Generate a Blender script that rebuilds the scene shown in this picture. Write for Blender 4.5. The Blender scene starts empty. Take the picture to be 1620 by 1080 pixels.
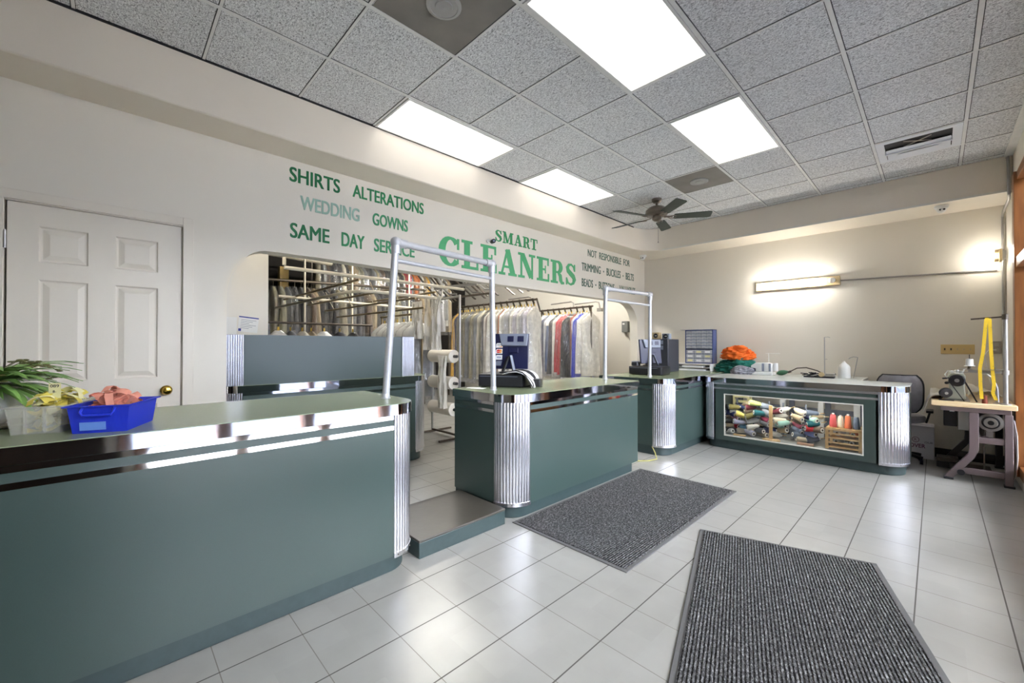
import bpy, bmesh, math, random
from mathutils import Vector, Matrix, noise
C = bpy.context.scene.collection
SC = bpy.context.scene
PI = math.pi

# ------------------------------------------------------------------ camera, world, exposure
EYE = 1.36
cam = bpy.data.cameras.new('camera')
cam.sensor_width = 36.0
cam.lens = 652.0 / 1620.0 * 36.0
cam.clip_start = 0.02
camo = bpy.data.objects.new('camera', cam)
C.objects.link(camo)
_yaw = math.atan2(670, 652)
_pitch = math.atan(5 / 652.0)
camo.location = (0, 0, EYE)
camo.rotation_euler = (PI / 2 + _pitch, 0, _yaw)
SC.camera = camo

SC.view_settings.view_transform = 'Standard'
SC.view_settings.look = 'None'
SC.view_settings.gamma = 1.0
SC.view_settings.use_curve_mapping = False
SC.view_settings.exposure = 1.43

LAMP_STRENGTH = 0.68        # ceiling diffusers
BULB_STRENGTH = 32.0
DAY_STRENGTH = 11.6

world = bpy.data.worlds.new('daylight')
SC.world = world
world.use_nodes = True
wn = world.node_tree
wn.nodes.clear()
w_out = wn.nodes.new('ShaderNodeOutputWorld')
w_bg = wn.nodes.new('ShaderNodeBackground')
w_tc = wn.nodes.new('ShaderNodeTexCoord')
w_sep = wn.nodes.new('ShaderNodeSeparateXYZ')
w_rmp = wn.nodes.new('ShaderNodeValToRGB')
wn.links.new(w_tc.outputs['Generated'], w_sep.inputs[0])
wn.links.new(w_sep.outputs['Z'], w_rmp.inputs[0])
w_rmp.color_ramp.elements[0].position = 0.0
w_rmp.color_ramp.elements[0].color = (0.93, 0.95, 1.0, 1)
w_rmp.color_ramp.elements[1].position = 0.7
w_rmp.color_ramp.elements[1].color = (1.06, 1.08, 1.12, 1)
wn.links.new(w_rmp.outputs[0], w_bg.inputs[0])
w_bg.inputs[1].default_value = DAY_STRENGTH
wn.links.new(w_bg.outputs[0], w_out.inputs[0])

try:
    SC.cycles.max_bounces = 10
    SC.cycles.diffuse_bounces = 5
    SC.cycles.glossy_bounces = 4
    SC.cycles.transparent_max_bounces = 24
    SC.cycles.sample_clamp_indirect = 6.0
    SC.cycles.use_denoising = True
except Exception:
    pass

# ------------------------------------------------------------------ materials
def lin(c):
    def f(v):
        v = v / 255.0
        return v / 12.92 if v <= 0.04045 else ((v + 0.055) / 1.055) ** 2.4
    return (f(c[0]), f(c[1]), f(c[2]), 1.0)

def new_mat(name):
    m = bpy.data.materials.new(name)
    m.use_nodes = True
    nt = m.node_tree
    b = nt.nodes['Principled BSDF']
    return m, nt, b

def N(nt, typ, **kw):
    n = nt.nodes.new(typ)
    for k, v in kw.items():
        setattr(n, k, v)
    return n

def mat(name, rgb, rough=0.5, metal=0.0, var=0.0, vscale=8.0, bump=0.0, bscale=60.0, spec=0.5, coat=0.0, emit=None, estr=0.0):
    """plain procedural surface: colour with a soft noise variation and a fine bump"""
    m, nt, b = new_mat(name)
    col = lin(rgb)
    b.inputs['Base Color'].default_value = col
    b.inputs['Roughness'].default_value = rough
    b.inputs['Metallic'].default_value = metal
    b.inputs['Specular IOR Level'].default_value = spec
    b.inputs['Coat Weight'].default_value = coat
    if emit:
        b.inputs['Emission Color'].default_value = lin(emit)
        b.inputs['Emission Strength'].default_value = estr
    tc = N(nt, 'ShaderNodeTexCoord')
    if var > 0:
        nz = N(nt, 'ShaderNodeTexNoise')
        nz.inputs['Scale'].default_value = vscale
        nz.inputs['Detail'].default_value = 5
        nt.links.new(tc.outputs['Object'], nz.inputs['Vector'])
        r = N(nt, 'ShaderNodeValToRGB')
        r.color_ramp.elements[0].position = 0.3
        r.color_ramp.elements[1].position = 0.7
        r.color_ramp.elements[0].color = (col[0] * (1 - var), col[1] * (1 - var), col[2] * (1 - var), 1)
        r.color_ramp.elements[1].color = (min(1, col[0] * (1 + var)), min(1, col[1] * (1 + var)), min(1, col[2] * (1 + var)), 1)
        nt.links.new(nz.outputs['Fac'], r.inputs[0])
        nt.links.new(r.outputs[0], b.inputs['Base Color'])
    if bump > 0:
        nb = N(nt, 'ShaderNodeTexNoise')
        nb.inputs['Scale'].default_value = bscale
        nb.inputs['Detail'].default_value = 3
        nt.links.new(tc.outputs['Object'], nb.inputs['Vector'])
        bp = N(nt, 'ShaderNodeBump')
        bp.inputs['Strength'].default_value = bump
        bp.inputs['Distance'].default_value = 0.01
        nt.links.new(nb.outputs['Fac'], bp.inputs['Height'])
        nt.links.new(bp.outputs[0], b.inputs['Normal'])
    return m

def emit_mat(name, rgb, strength):
    m, nt, b = new_mat(name)
    b.inputs['Base Color'].default_value = lin(rgb)
    b.inputs['Emission Color'].default_value = lin(rgb)
    b.inputs['Emission Strength'].default_value = strength
    return m

def film_mat(name, rgb, alpha, rough=0.15, gloss=0.25, wrinkle=0.6, wscale=40.0):
    """thin plastic film: part clear, part milky, with a wrinkled sheen"""
    m, nt, b = new_mat(name)
    nt.nodes.remove(b)
    out = nt.nodes['Material Output']
    tr = N(nt, 'ShaderNodeBsdfTransparent')
    di = N(nt, 'ShaderNodeBsdfDiffuse')
    di.inputs[0].default_value = lin(rgb)
    gl = N(nt, 'ShaderNodeBsdfGlossy')
    gl.inputs['Roughness'].default_value = rough
    tc = N(nt, 'ShaderNodeTexCoord')
    nz = N(nt, 'ShaderNodeTexNoise')
    nz.inputs['Scale'].default_value = wscale
    nz.inputs['Detail'].default_value = 2
    mp = N(nt, 'ShaderNodeMapping')
    mp.inputs['Scale'].default_value = (1, 1, 0.22)
    nt.links.new(tc.outputs['Object'], mp.inputs[0])
    nt.links.new(mp.outputs[0], nz.inputs['Vector'])
    bp = N(nt, 'ShaderNodeBump')
    bp.inputs['Strength'].default_value = wrinkle
    bp.inputs['Distance'].default_value = 0.03
    nt.links.new(nz.outputs['Fac'], bp.inputs['Height'])
    nt.links.new(bp.outputs[0], gl.inputs['Normal'])
    nt.links.new(bp.outputs[0], di.inputs['Normal'])
    m1 = N(nt, 'ShaderNodeMixShader')
    m1.inputs[0].default_value = alpha
    nt.links.new(tr.outputs[0], m1.inputs[1])
    nt.links.new(di.outputs[0], m1.inputs[2])
    m2 = N(nt, 'ShaderNodeMixShader')
    m2.inputs[0].default_value = gloss
    nt.links.new(m1.outputs[0], m2.inputs[1])
    nt.links.new(gl.outputs[0], m2.inputs[2])
    nt.links.new(m2.outputs[0], out.inputs[0])
    return m

def glass_mat(name, tint=(250, 252, 255)):
    m, nt, b = new_mat(name)
    nt.nodes.remove(b)
    out = nt.nodes['Material Output']
    tr = N(nt, 'ShaderNodeBsdfTransparent')
    tr.inputs[0].default_value = lin(tint)
    gl = N(nt, 'ShaderNodeBsdfGlossy')
    gl.inputs['Roughness'].default_value = 0.01
    fr = N(nt, 'ShaderNodeFresnel')
    fr.inputs[0].default_value = 1.45
    mx = N(nt, 'ShaderNodeMixShader')
    nt.links.new(fr.outputs[0], mx.inputs[0])
    nt.links.new(tr.outputs[0], mx.inputs[1])
    nt.links.new(gl.outputs[0], mx.inputs[2])
    nt.links.new(mx.outputs[0], out.inputs[0])
    return m

def grid_line(nt, coord, origin, pitch, halfw):
    """1 on the joint lines of a regular grid along one axis, else 0"""
    s = N(nt, 'ShaderNodeMath', operation='SUBTRACT'); s.inputs[1].default_value = origin
    nt.links.new(coord, s.inputs[0])
    d = N(nt, 'ShaderNodeMath', operation='DIVIDE'); d.inputs[1].default_value = pitch
    nt.links.new(s.outputs[0], d.inputs[0])
    a = N(nt, 'ShaderNodeMath', operation='ADD'); a.inputs[1].default_value = 0.5
    nt.links.new(d.outputs[0], a.inputs[0])
    f = N(nt, 'ShaderNodeMath', operation='FRACT'); nt.links.new(a.outputs[0], f.inputs[0])
    m = N(nt, 'ShaderNodeMath', operation='SUBTRACT'); m.inputs[1].default_value = 0.5
    nt.links.new(f.outputs[0], m.inputs[0])
    ab = N(nt, 'ShaderNodeMath', operation='ABSOLUTE'); nt.links.new(m.outputs[0], ab.inputs[0])
    lt = N(nt, 'ShaderNodeMath', operation='LESS_THAN'); lt.inputs[1].default_value = halfw / pitch
    nt.links.new(ab.outputs[0], lt.inputs[0])
    fl = N(nt, 'ShaderNodeMath', operation='FLOOR'); nt.links.new(a.outputs[0], fl.inputs[0])
    return lt.outputs[0], fl.outputs[0]

def floor_mat():
    m, nt, b = new_mat('floor_tile')
    tc = N(nt, 'ShaderNodeTexCoord')
    sp = N(nt, 'ShaderNodeSeparateXYZ')
    nt.links.new(tc.outputs['Object'], sp.inputs[0])
    lx, cx = grid_line(nt, sp.outputs['X'], -0.415, 0.333, 0.0031)
    ly, cy = grid_line(nt, sp.outputs['Y'], 1.296, 0.322, 0.0019)
    cb = N(nt, 'ShaderNodeCombineXYZ')
    nt.links.new(cx, cb.inputs[0]); nt.links.new(cy, cb.inputs[1])
    wnz = N(nt, 'ShaderNodeTexWhiteNoise'); nt.links.new(cb.outputs[0], wnz.inputs['Vector'])
    nz = N(nt, 'ShaderNodeTexNoise'); nz.inputs['Scale'].default_value = 5.0; nz.inputs['Detail'].default_value = 6
    nt.links.new(tc.outputs['Object'], nz.inputs['Vector'])
    ad = N(nt, 'ShaderNodeMath', operation='MULTIPLY_ADD'); ad.inputs[1].default_value = 0.25
    nt.links.new(wnz.outputs['Value'], ad.inputs[0]); nt.links.new(nz.outputs['Fac'], ad.inputs[2])
    r = N(nt, 'ShaderNodeValToRGB')
    r.color_ramp.elements[0].position = 0.35; r.color_ramp.elements[0].color = lin((146, 144, 138))
    r.color_ramp.elements[1].position = 0.85; r.color_ramp.elements[1].color = lin((155, 153, 147))
    nt.links.new(ad.outputs[0], r.inputs[0])
    m1 = N(nt, 'ShaderNodeMix', data_type='RGBA')
    nt.links.new(ly, m1.inputs['Factor']); nt.links.new(r.outputs[0], m1.inputs['A'])
    m1.inputs['B'].default_value = lin((122, 118, 110))
    m2 = N(nt, 'ShaderNodeMix', data_type='RGBA')
    nt.links.new(lx, m2.inputs['Factor']); nt.links.new(m1.outputs['Result'], m2.inputs['A'])
    m2.inputs['B'].default_value = lin((84, 81, 76))
    nt.links.new(m2.outputs['Result'], b.inputs['Base Color'])
    mx = N(nt, 'ShaderNodeMath', operation='MAXIMUM'); nt.links.new(lx, mx.inputs[0]); nt.links.new(ly, mx.inputs[1])
    rr = N(nt, 'ShaderNodeMapRange'); rr.inputs[3].default_value = 0.30; rr.inputs[4].default_value = 0.9
    nt.links.new(mx.outputs[0], rr.inputs[0]); nt.links.new(rr.outputs[0], b.inputs['Roughness'])
    iv = N(nt, 'ShaderNodeMath', operation='SUBTRACT'); iv.inputs[0].default_value = 1.0
    nt.links.new(mx.outputs[0], iv.inputs[1])
    bp = N(nt, 'ShaderNodeBump'); bp.inputs['Strength'].default_value = 0.3; bp.inputs['Distance'].default_value = 0.002
    nt.links.new(iv.outputs[0], bp.inputs['Height']); nt.links.new(bp.outputs[0], b.inputs['Normal'])
    return m

def ceil_mat():
    m, nt, b = new_mat('acoustic_tile')
    tc = N(nt, 'ShaderNodeTexCoord')
    mp = N(nt, 'ShaderNodeMapping'); mp.inputs['Rotation'].default_value = (0, 0, 0.5); mp.inputs['Scale'].default_value = (80, 150, 80)
    nt.links.new(tc.outputs['Object'], mp.inputs[0])
    nz = N(nt, 'ShaderNodeTexNoise'); nz.inputs['Scale'].default_value = 1.0; nz.inputs['Detail'].default_value = 3.0; nz.inputs['Roughness'].default_value = 0.75
    nz.inputs['Distortion'].default_value = 1.2
    nt.links.new(mp.outputs[0], nz.inputs['Vector'])
    r = N(nt, 'ShaderNodeValToRGB')
    e = r.color_ramp.elements
    e[0].position = 0.34; e[0].color = lin((84, 84, 85))
    e[1].position = 0.60; e[1].color = lin((240, 240, 239))
    x = e.new(0.44); x.color = lin((170, 170, 170))
    x = e.new(0.50); x.color = lin((216, 216, 216))
    nt.links.new(nz.outputs['Fac'], r.inputs[0])
    big = N(nt, 'ShaderNodeTexNoise'); big.inputs['Scale'].default_value = 1.3
    nt.links.new(tc.outputs['Object'], big.inputs['Vector'])
    mr = N(nt, 'ShaderNodeMapRange'); mr.inputs[3].default_value = 0.86; mr.inputs[4].default_value = 1.08
    nt.links.new(big.outputs['Fac'], mr.inputs[0])
    mm = N(nt, 'ShaderNodeMix', data_type='RGBA', blend_type='MULTIPLY'); mm.inputs['Factor'].default_value = 1.0
    nt.links.new(r.outputs[0], mm.inputs['A']); nt.links.new(mr.outputs[0], mm.inputs['B'])
    nt.links.new(mm.outputs['Result'], b.inputs['Base Color'])
    b.inputs['Roughness'].default_value = 0.95
    b.inputs['Specular IOR Level'].default_value = 0.1
    bp = N(nt, 'ShaderNodeBump'); bp.inputs['Strength'].default_value = 0.5; bp.inputs['Distance'].default_value = 0.004
    nt.links.new(nz.outputs['Fac'], bp.inputs['Height']); nt.links.new(bp.outputs[0], b.inputs['Normal'])
    return m

def carpet_mat():
    m, nt, b = new_mat('ribbed_carpet')
    tc = N(nt, 'ShaderNodeTexCoord')
    mp = N(nt, 'ShaderNodeMapping'); mp.inputs['Scale'].default_value = (150, 55, 100)
    nt.links.new(tc.outputs['Object'], mp.inputs[0])
    nz = N(nt, 'ShaderNodeTexNoise'); nz.inputs['Scale'].default_value = 1.0; nz.inputs['Detail'].default_value = 4; nz.inputs['Roughness'].default_value = 0.8
    nz.inputs['Distortion'].default_value = 0.8
    nt.links.new(mp.outputs[0], nz.inputs['Vector'])
    r = N(nt, 'ShaderNodeValToRGB')
    e = r.color_ramp.elements
    e[0].position = 0.36; e[0].color = lin((42, 42, 43))
    e[1].position = 0.68; e[1].color = lin((158, 157, 156))
    x = e.new(0.5); x.color = lin((66, 65, 65))
    nt.links.new(nz.outputs['Fac'], r.inputs[0])
    sp = N(nt, 'ShaderNodeSeparateXYZ'); nt.links.new(tc.outputs['Object'], sp.inputs[0])
    mu = N(nt, 'ShaderNodeMath', operation='MULTIPLY'); mu.inputs[1].default_value = 2 * PI / 0.016
    nt.links.new(sp.outputs['X'], mu.inputs[0])
    sn = N(nt, 'ShaderNodeMath', operation='SINE'); nt.links.new(mu.outputs[0], sn.inputs[0])
    nt.links.new(r.outputs[0], b.inputs['Base Color'])
    bp = N(nt, 'ShaderNodeBump'); bp.inputs['Strength'].default_value = 0.8; bp.inputs['Distance'].default_value = 0.004
    nt.links.new(sn.outputs[0], bp.inputs['Height']); nt.links.new(bp.outputs[0], b.inputs['Normal'])
    b.inputs['Roughness'].default_value = 1.0
    b.inputs['Specular IOR Level'].default_value = 0.05
    return m

def wood_mat(name, a, bcol, scale=(3, 3, 30), rough=0.5):
    m, nt, b = new_mat(name)
    tc = N(nt, 'ShaderNodeTexCoord')
    mp = N(nt, 'ShaderNodeMapping'); mp.inputs['Scale'].default_value = scale
    nt.links.new(tc.outputs['Object'], mp.inputs[0])
    nz = N(nt, 'ShaderNodeTexNoise'); nz.inputs['Scale'].default_value = 3; nz.inputs['Detail'].default_value = 6
    nt.links.new(mp.outputs[0], nz.inputs['Vector'])
    r = N(nt, 'ShaderNodeValToRGB')
    r.color_ramp.elements[0].position = 0.3; r.color_ramp.elements[0].color = lin(a)
    r.color_ramp.elements[1].position = 0.7; r.color_ramp.elements[1].color = lin(bcol)
    nt.links.new(nz.outputs['Fac'], r.inputs[0]); nt.links.new(r.outputs[0], b.inputs['Base Color'])
    b.inputs['Roughness'].default_value = rough
    return m

M = {}
M['floor'] = floor_mat()
M['ceil'] = ceil_mat()
M['carpet'] = carpet_mat()
M['carpet_edge'] = mat('mat_rubber_edge', (92, 91, 90), 0.7, bump=0.1)
M['wall'] = mat('painted_plaster', (223, 216, 202), 0.55, var=0.02, vscale=1.2, bump=0.05, bscale=90)
M['soffit'] = mat('painted_soffit', (218, 208, 192), 0.5, var=0.025, vscale=1.5, bump=0.04, bscale=60)
M['cream'] = mat('cream_paint', (218, 213, 203), 0.6, var=0.02, vscale=2)
M['tbar'] = mat('ceiling_grid_metal', (214, 213, 209), 0.45, 0.0, var=0.05, vscale=20)
M['gap'] = mat('shadow_gap_strip', (56, 55, 54), 0.8)  # shade of the gaps beside the ceiling bars, put into the colour
M['trimwhite'] = mat('white_gloss_trim', (214, 210, 200), 0.4, var=0.01)
M['door'] = mat('door_paint', (222, 214, 199), 0.38, var=0.012, vscale=4, bump=0.02, bscale=40)
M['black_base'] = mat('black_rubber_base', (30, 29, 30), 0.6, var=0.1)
M['green'] = mat('dark_green_laminate', (52, 68, 64), 0.30, var=0.05, vscale=220, bump=0.05, bscale=400, spec=0.75)
M['toe'] = mat('toe_kick_laminate', (52, 66, 66), 0.36, var=0.07, vscale=30)
M['top'] = mat('counter_top_laminate', (126, 136, 106), 0.26, var=0.05, vscale=240)
M['topwhite'] = mat('pale_top_laminate', (186, 188, 182), 0.25, var=0.03, vscale=60)
M['chrome'] = mat('polished_chrome_band', (206, 207, 213), 0.055, 1.0, bump=0.03, bscale=6)
M['alu'] = mat('fluted_aluminium', (222, 222, 228), 0.27, 1.0, var=0.03, vscale=14)
M['step'] = mat('worn_brown_step', (68, 64, 57), 0.35, var=0.10, vscale=7, bump=0.05, bscale=30)
M['pipe'] = mat('silver_painted_pipe', (180, 181, 184), 0.36, 0.35, var=0.05, vscale=30)
M['steel'] = mat('brushed_steel', (178, 176, 172), 0.32, 0.9, var=0.05)
M['darksteel'] = mat('dark_steel', (88, 80, 70), 0.4, 0.7, var=0.12, vscale=20)
M['rail'] = mat('brass_toned_rail', (150, 134, 104), 0.36, 0.6, var=0.12, vscale=12)
M['whitepipe'] = mat('white_painted_pipe', (212, 204, 184), 0.4, var=0.04)
M['conduit'] = mat('grey_conduit', (158, 154, 148), 0.42, 0.5, var=0.06)
M['black'] = mat('black_plastic', (26, 26, 30), 0.35, var=0.08, vscale=30)
M['navy'] = mat('dark_navy_plastic', (22, 26, 60), 0.32, var=0.06)
M['greyplastic'] = mat('grey_plastic', (120, 126, 140), 0.4)
M['white'] = mat('white_plastic', (226, 226, 222), 0.4, var=0.01)
M['paper'] = mat('white_paper', (224, 224, 222), 0.8)
M['ink'] = mat('printed_ink', (40, 44, 62), 0.8)
M['brass'] = mat('polished_brass', (212, 172, 70), 0.2, 1.0)
M['orangewood'] = wood_mat('varnished_orange_wood', (122, 74, 36), (146, 92, 46), (8, 8, 1.2), 0.35)
M['ash'] = wood_mat('pale_wood', (206, 168, 112), (226, 194, 142), (14, 14, 3), 0.5)
M['panelwood'] = wood_mat('beige_table_top', (214, 186, 140), (228, 204, 164), (2, 10, 10), 0.4)
M['mauve'] = mat('mauve_brown_painted_steel', (112, 98, 98), 0.4, 0.2, var=0.05)
M['glass'] = glass_mat('clear_glass')
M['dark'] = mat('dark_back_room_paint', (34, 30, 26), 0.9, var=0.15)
M['diffuser'] = emit_mat('lit_light_diffuser', (255, 254, 250), LAMP_STRENGTH)
M['bulb'] = emit_mat('lit_bulb', (255, 252, 246), BULB_STRENGTH)
M['spiral'] = emit_mat('lit_spiral_bulb', (255, 252, 246), 15.0)
M['bulb_off'] = mat('unlit_frosted_bulb', (232, 228, 218), 0.25)
M['tanbox'] = mat('tan_metal_box', (190, 168, 126), 0.4, var=0.03)
M['ventgrey'] = mat('sooty_vent_panel', (124, 119, 112), 0.6, var=0.12, vscale=5)
M['film'] = film_mat('clear_garment_bag', (236, 234, 228), 0.07, 0.10, 0.13, 1.0, 26)
M['filmthick'] = film_mat('milky_poly_film', (224, 220, 208), 0.72, 0.25, 0.14)
M['pavement'] = mat('street_pavement', (58, 62, 72), 0.9, var=0.1, vscale=3)

# ------------------------------------------------------------------ mesh builder
OFF = {}   # world offset of each built thing, so shapes can be written in room coordinates

class MB:
    def __init__(s):
        s.v = []; s.f = []; s.m = []
    def add(s, vs, fs, mi=0):
        o = len(s.v)
        s.v += [tuple(v) for v in vs]
        s.f += [tuple(i + o for i in f) for f in fs]
        s.m += [mi] * len(fs)
        return s
    def box(s, x0, y0, z0, x1, y1, z1, mi=0):
        x0, x1 = min(x0, x1), max(x0, x1); y0, y1 = min(y0, y1), max(y0, y1); z0, z1 = min(z0, z1), max(z0, z1)
        vs = [(x0, y0, z0), (x1, y0, z0), (x1, y1, z0), (x0, y1, z0), (x0, y0, z1), (x1, y0, z1), (x1, y1, z1), (x0, y1, z1)]
        return s.add(vs, [(0, 3, 2, 1), (4, 5, 6, 7), (0, 1, 5, 4), (1, 2, 6, 5), (2, 3, 7, 6), (3, 0, 4, 7)], mi)
    def cbox(s, c, d, mi=0):
        return s.box(c[0] - d[0] / 2, c[1] - d[1] / 2, c[2] - d[2] / 2, c[0] + d[0] / 2, c[1] + d[1] / 2, c[2] + d[2] / 2, mi)
    def beam(s, p0, p1, w, h, mi=0, up=(0, 0, 1)):
        """rectangular bar from p0 to p1"""
        p0 = Vector(p0); p1 = Vector(p1); d = (p1 - p0).normalized(); u = Vector(up)
        if abs(d.dot(u)) > 0.98: u = Vector((1, 0, 0))
        a = d.cross(u).normalized() * (w / 2); b = a.normalized().cross(d).normalized() * (h / 2)
        vs = []
        for p in (p0, p1):
            vs += [p - a - b, p + a - b, p + a + b, p - a + b]
        return s.add(vs, [(3, 2, 1, 0), (4, 5, 6, 7), (0, 1, 5, 4), (1, 2, 6, 5), (2, 3, 7, 6), (3, 0, 4, 7)], mi)
    def tube(s, pts, r, n=10, mi=0, cap=True, closed=False):
        pts = [Vector(p) for p in pts]
        rs = r if isinstance(r, (list, tuple)) else [r] * len(pts)
        k = len(pts); vs = []; fs = []; prev = None
        for i, p in enumerate(pts):
            if closed:
                t = (pts[(i + 1) % k] - pts[i - 1])
            else:
                t = pts[min(i + 1, k - 1)] - pts[max(i - 1, 0)]
            t = t.normalized() if t.length > 1e-9 else Vector((0, 0, 1))
            if prev is None:
                u = Vector((0, 0, 1)) if abs(t.z) < 0.9 else Vector((1, 0, 0))
                a = t.cross(u).normalized()
            else:
                a = prev - t * prev.dot(t)
                a = a.normalized() if a.length > 1e-6 else t.orthogonal().normalized()
            prev = a
            b = t.cross(a)
            for j in range(n):
                q = 2 * PI * j / n
                vs.append(p + (a * math.cos(q) + b * math.sin(q)) * rs[i])
        for i in range(k if closed else k - 1):
            for j in range(n):
                i2 = (i + 1) % k
                fs.append((i * n + j, i * n + (j + 1) % n, i2 * n + (j + 1) % n, i2 * n + j))
        if cap and not closed:
            fs.append(tuple(range(n - 1, -1, -1))); fs.append(tuple((k - 1) * n + j for j in range(n)))
        return s.add(vs, fs, mi)
    def cyl(s, p0, p1, r, r1=None, n=18, mi=0):
        return s.tube([p0, p1], [r, r if r1 is None else r1], n, mi)
    def lathe(s, prof, c=(0, 0, 0), n=24, mi=0, axis=(0, 0, 1), cap=True):
        """profile of (radius, height) turned about an axis through c"""
        ax = Vector(axis).normalized(); q = Vector((0, 0, 1)).rotation_difference(ax); c = Vector(c)
        vs = []; fs = []; k = len(prof)
        for (r, z) in prof:
            for j in range(n):
                t = 2 * PI * j / n
                vs.append(q @ Vector((r * math.cos(t), r * math.sin(t), z)) + c)
        for i in range(k - 1):
            for j in range(n):
                fs.append((i * n + j, i * n + (j + 1) % n, (i + 1) * n + (j + 1) % n, (i + 1) * n + j))
        if cap:
            fs.append(tuple(range(n - 1, -1, -1))); fs.append(tuple((k - 1) * n + j for j in range(n)))
        return s.add(vs, fs, mi)
    def prism(s, poly, z0, z1, f=None, mi=0):
        """polygon in (u, v) raised from z0 to z1; f maps (u, v, z) to room coordinates"""
        f = f or (lambda u, v, z: (u, v, z))
        k = len(poly)
        vs = [f(u, v, z0) for (u, v) in poly] + [f(u, v, z1) for (u, v) in poly]
        fs = [tuple(range(k - 1, -1, -1)), tuple(range(k, 2 * k))]
        fs += [(i, (i + 1) % k, (i + 1) % k + k, i + k) for i in range(k)]
        return s.add(vs, fs, mi)
    def ball(s, c, r, sc=(1, 1, 1), nu=16, nv=10, mi=0):
        prof = []
        vs = []; fs = []
        c = Vector(c)
        for i in range(nv + 1):
            a = -PI / 2 + PI * i / nv
            for j in range(nu):
                t = 2 * PI * j / nu
                vs.append(c + Vector((math.cos(a) * math.cos(t) * r * sc[0], math.cos(a) * math.sin(t) * r * sc[1], math.sin(a) * r * sc[2])))
        for i in range(nv):
            for j in range(nu):
                fs.append((i * nu + j, i * nu + (j + 1) % nu, (i + 1) * nu + (j + 1) % nu, (i + 1) * nu + j))
        return s.add(vs, fs, mi)
    def sheet(s, rows, thick=0.0, mi=0):
        """grid of points; thick > 0 gives it a back side"""
        nr = len(rows); nc = len(rows[0])
        vs = [Vector(p) for r in rows for p in r]
        fs = [(i * nc + j, i * nc + j + 1, (i + 1) * nc + j + 1, (i + 1) * nc + j) for i in range(nr - 1) for j in range(nc - 1)]
        if thick:
            nm = []
            for i in range(nr):
                for j in range(nc):
                    a = vs[i * nc + min(j + 1, nc - 1)] - vs[i * nc + max(j - 1, 0)]
                    b = vs[min(i + 1, nr - 1) * nc + j] - vs[max(i - 1, 0) * nc + j]
                    n_ = a.cross(b)
                    nm.append(n_.normalized() if n_.length > 1e-9 else Vector((0, 0, 1)))
            o = len(vs)
            vs2 = vs + [v - n_ * thick for v, n_ in zip(vs, nm)]
            fs2 = fs + [tuple(o + i for i in reversed(f)) for f in fs]
            rim = [j for j in range(nc)] + [i * nc + nc - 1 for i in range(1, nr)] + [(nr - 1) * nc + j for j in range(nc - 2, -1, -1)] + [i * nc for i in range(nr - 2, 0, -1)]
            for a, b in zip(rim, rim[1:] + rim[:1]):
                fs2.append((b, a, a + o, b + o))
            return s.add(vs2, fs2, mi)
        return s.add(vs, fs, mi)
    def xf(s, m):
        s.v = [tuple(m @ Vector(v)) for v in s.v]
        return s
    def mesh(s, name, mats, off=(0, 0, 0), angle=35, fix=True):
        me = bpy.data.meshes.new(name)
        me.from_pydata([(v[0] - off[0], v[1] - off[1], v[2] - off[2]) for v in s.v], [], s.f)
        for m_ in (mats if isinstance(mats, (list, tuple)) else [mats]):
            me.materials.append(m_)
        me.polygons.foreach_set('material_index', s.m)
        if fix:
            bm = bmesh.new(); bm.from_mesh(me)
            bmesh.ops.recalc_face_normals(bm, faces=bm.faces[:])
            bm.to_mesh(me); bm.free()
        me.polygons.foreach_set('use_smooth', [True] * len(me.polygons))
        me.set_sharp_from_angle(angle=math.radians(angle))
        me.update()
        return me
    def build(s, name, mats, parent=None, bevel=0.0, angle=35, fix=True, at=None):
        if parent is not None:
            off = OFF[parent.name]
            loc = (0, 0, 0)
        else:
            loc = at if at is not None else s.base()
            off = loc
        me = s.mesh(name, mats, off, angle, fix)
        o = bpy.data.objects.new(name, me)
        C.objects.link(o)
        if parent is not None:
            o.parent = parent
        o.location = loc
        OFF[o.name] = off
        if bevel > 0:
            b = o.modifiers.new('bevel', 'BEVEL'); b.width = bevel; b.segments = 2; b.limit_method = 'ANGLE'; b.angle_limit = math.radians(40)
            b.harden_normals = False
        return o
    def base(s):
        xs = [v[0] for v in s.v]; ys = [v[1] for v in s.v]; zs = [v[2] for v in s.v]
        return ((min(xs) + max(xs)) / 2, (min(ys) + max(ys)) / 2, min(zs))

def tag(o, label, cat, group=None, kind=None):
    o['label'] = label; o['category'] = cat
    if group: o['group'] = group
    if kind: o['kind'] = kind
    return o

def thing(name, label, cat, loc=(0, 0, 0), group=None, local=False, rotz=0.0):
    """an empty at the thing's base; local=True when its parts are written about that base"""
    o = bpy.data.objects.new(name, None)
    C.objects.link(o)
    o.location = loc; o.rotation_euler = (0, 0, rotz)
    o.empty_display_size = 0.05
    OFF[o.name] = (0, 0, 0) if local else tuple(loc)
    return tag(o, label, cat, group)

def struct(name, mb, mats, bevel=0.0, angle=35, fix=True, parent=None, label=None):
    o = mb.build(name, mats, parent, bevel, angle, fix, at=(0, 0, 0) if parent is None else None)
    if parent is None:
        o['kind'] = 'structure'
        o['label'] = label or name.replace('_', ' ')
        o['category'] = name.split('_')[0]
    return o

def dup(root, loc=None, rotz=None, label=None, group=None, rot=None):
    r = root.copy(); C.objects.link(r)
    if loc is not None: r.location = loc
    if rotz is not None: r.rotation_euler = (0, 0, rotz)
    if rot is not None: r.rotation_euler = rot
    if label: r['label'] = label
    if group: r['group'] = group
    for ch in list(root.children):
        c = ch.copy(); C.objects.link(c); c.parent = r
        for g in ch.children:
            d = g.copy(); C.objects.link(d); d.parent = c
    return r

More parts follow.
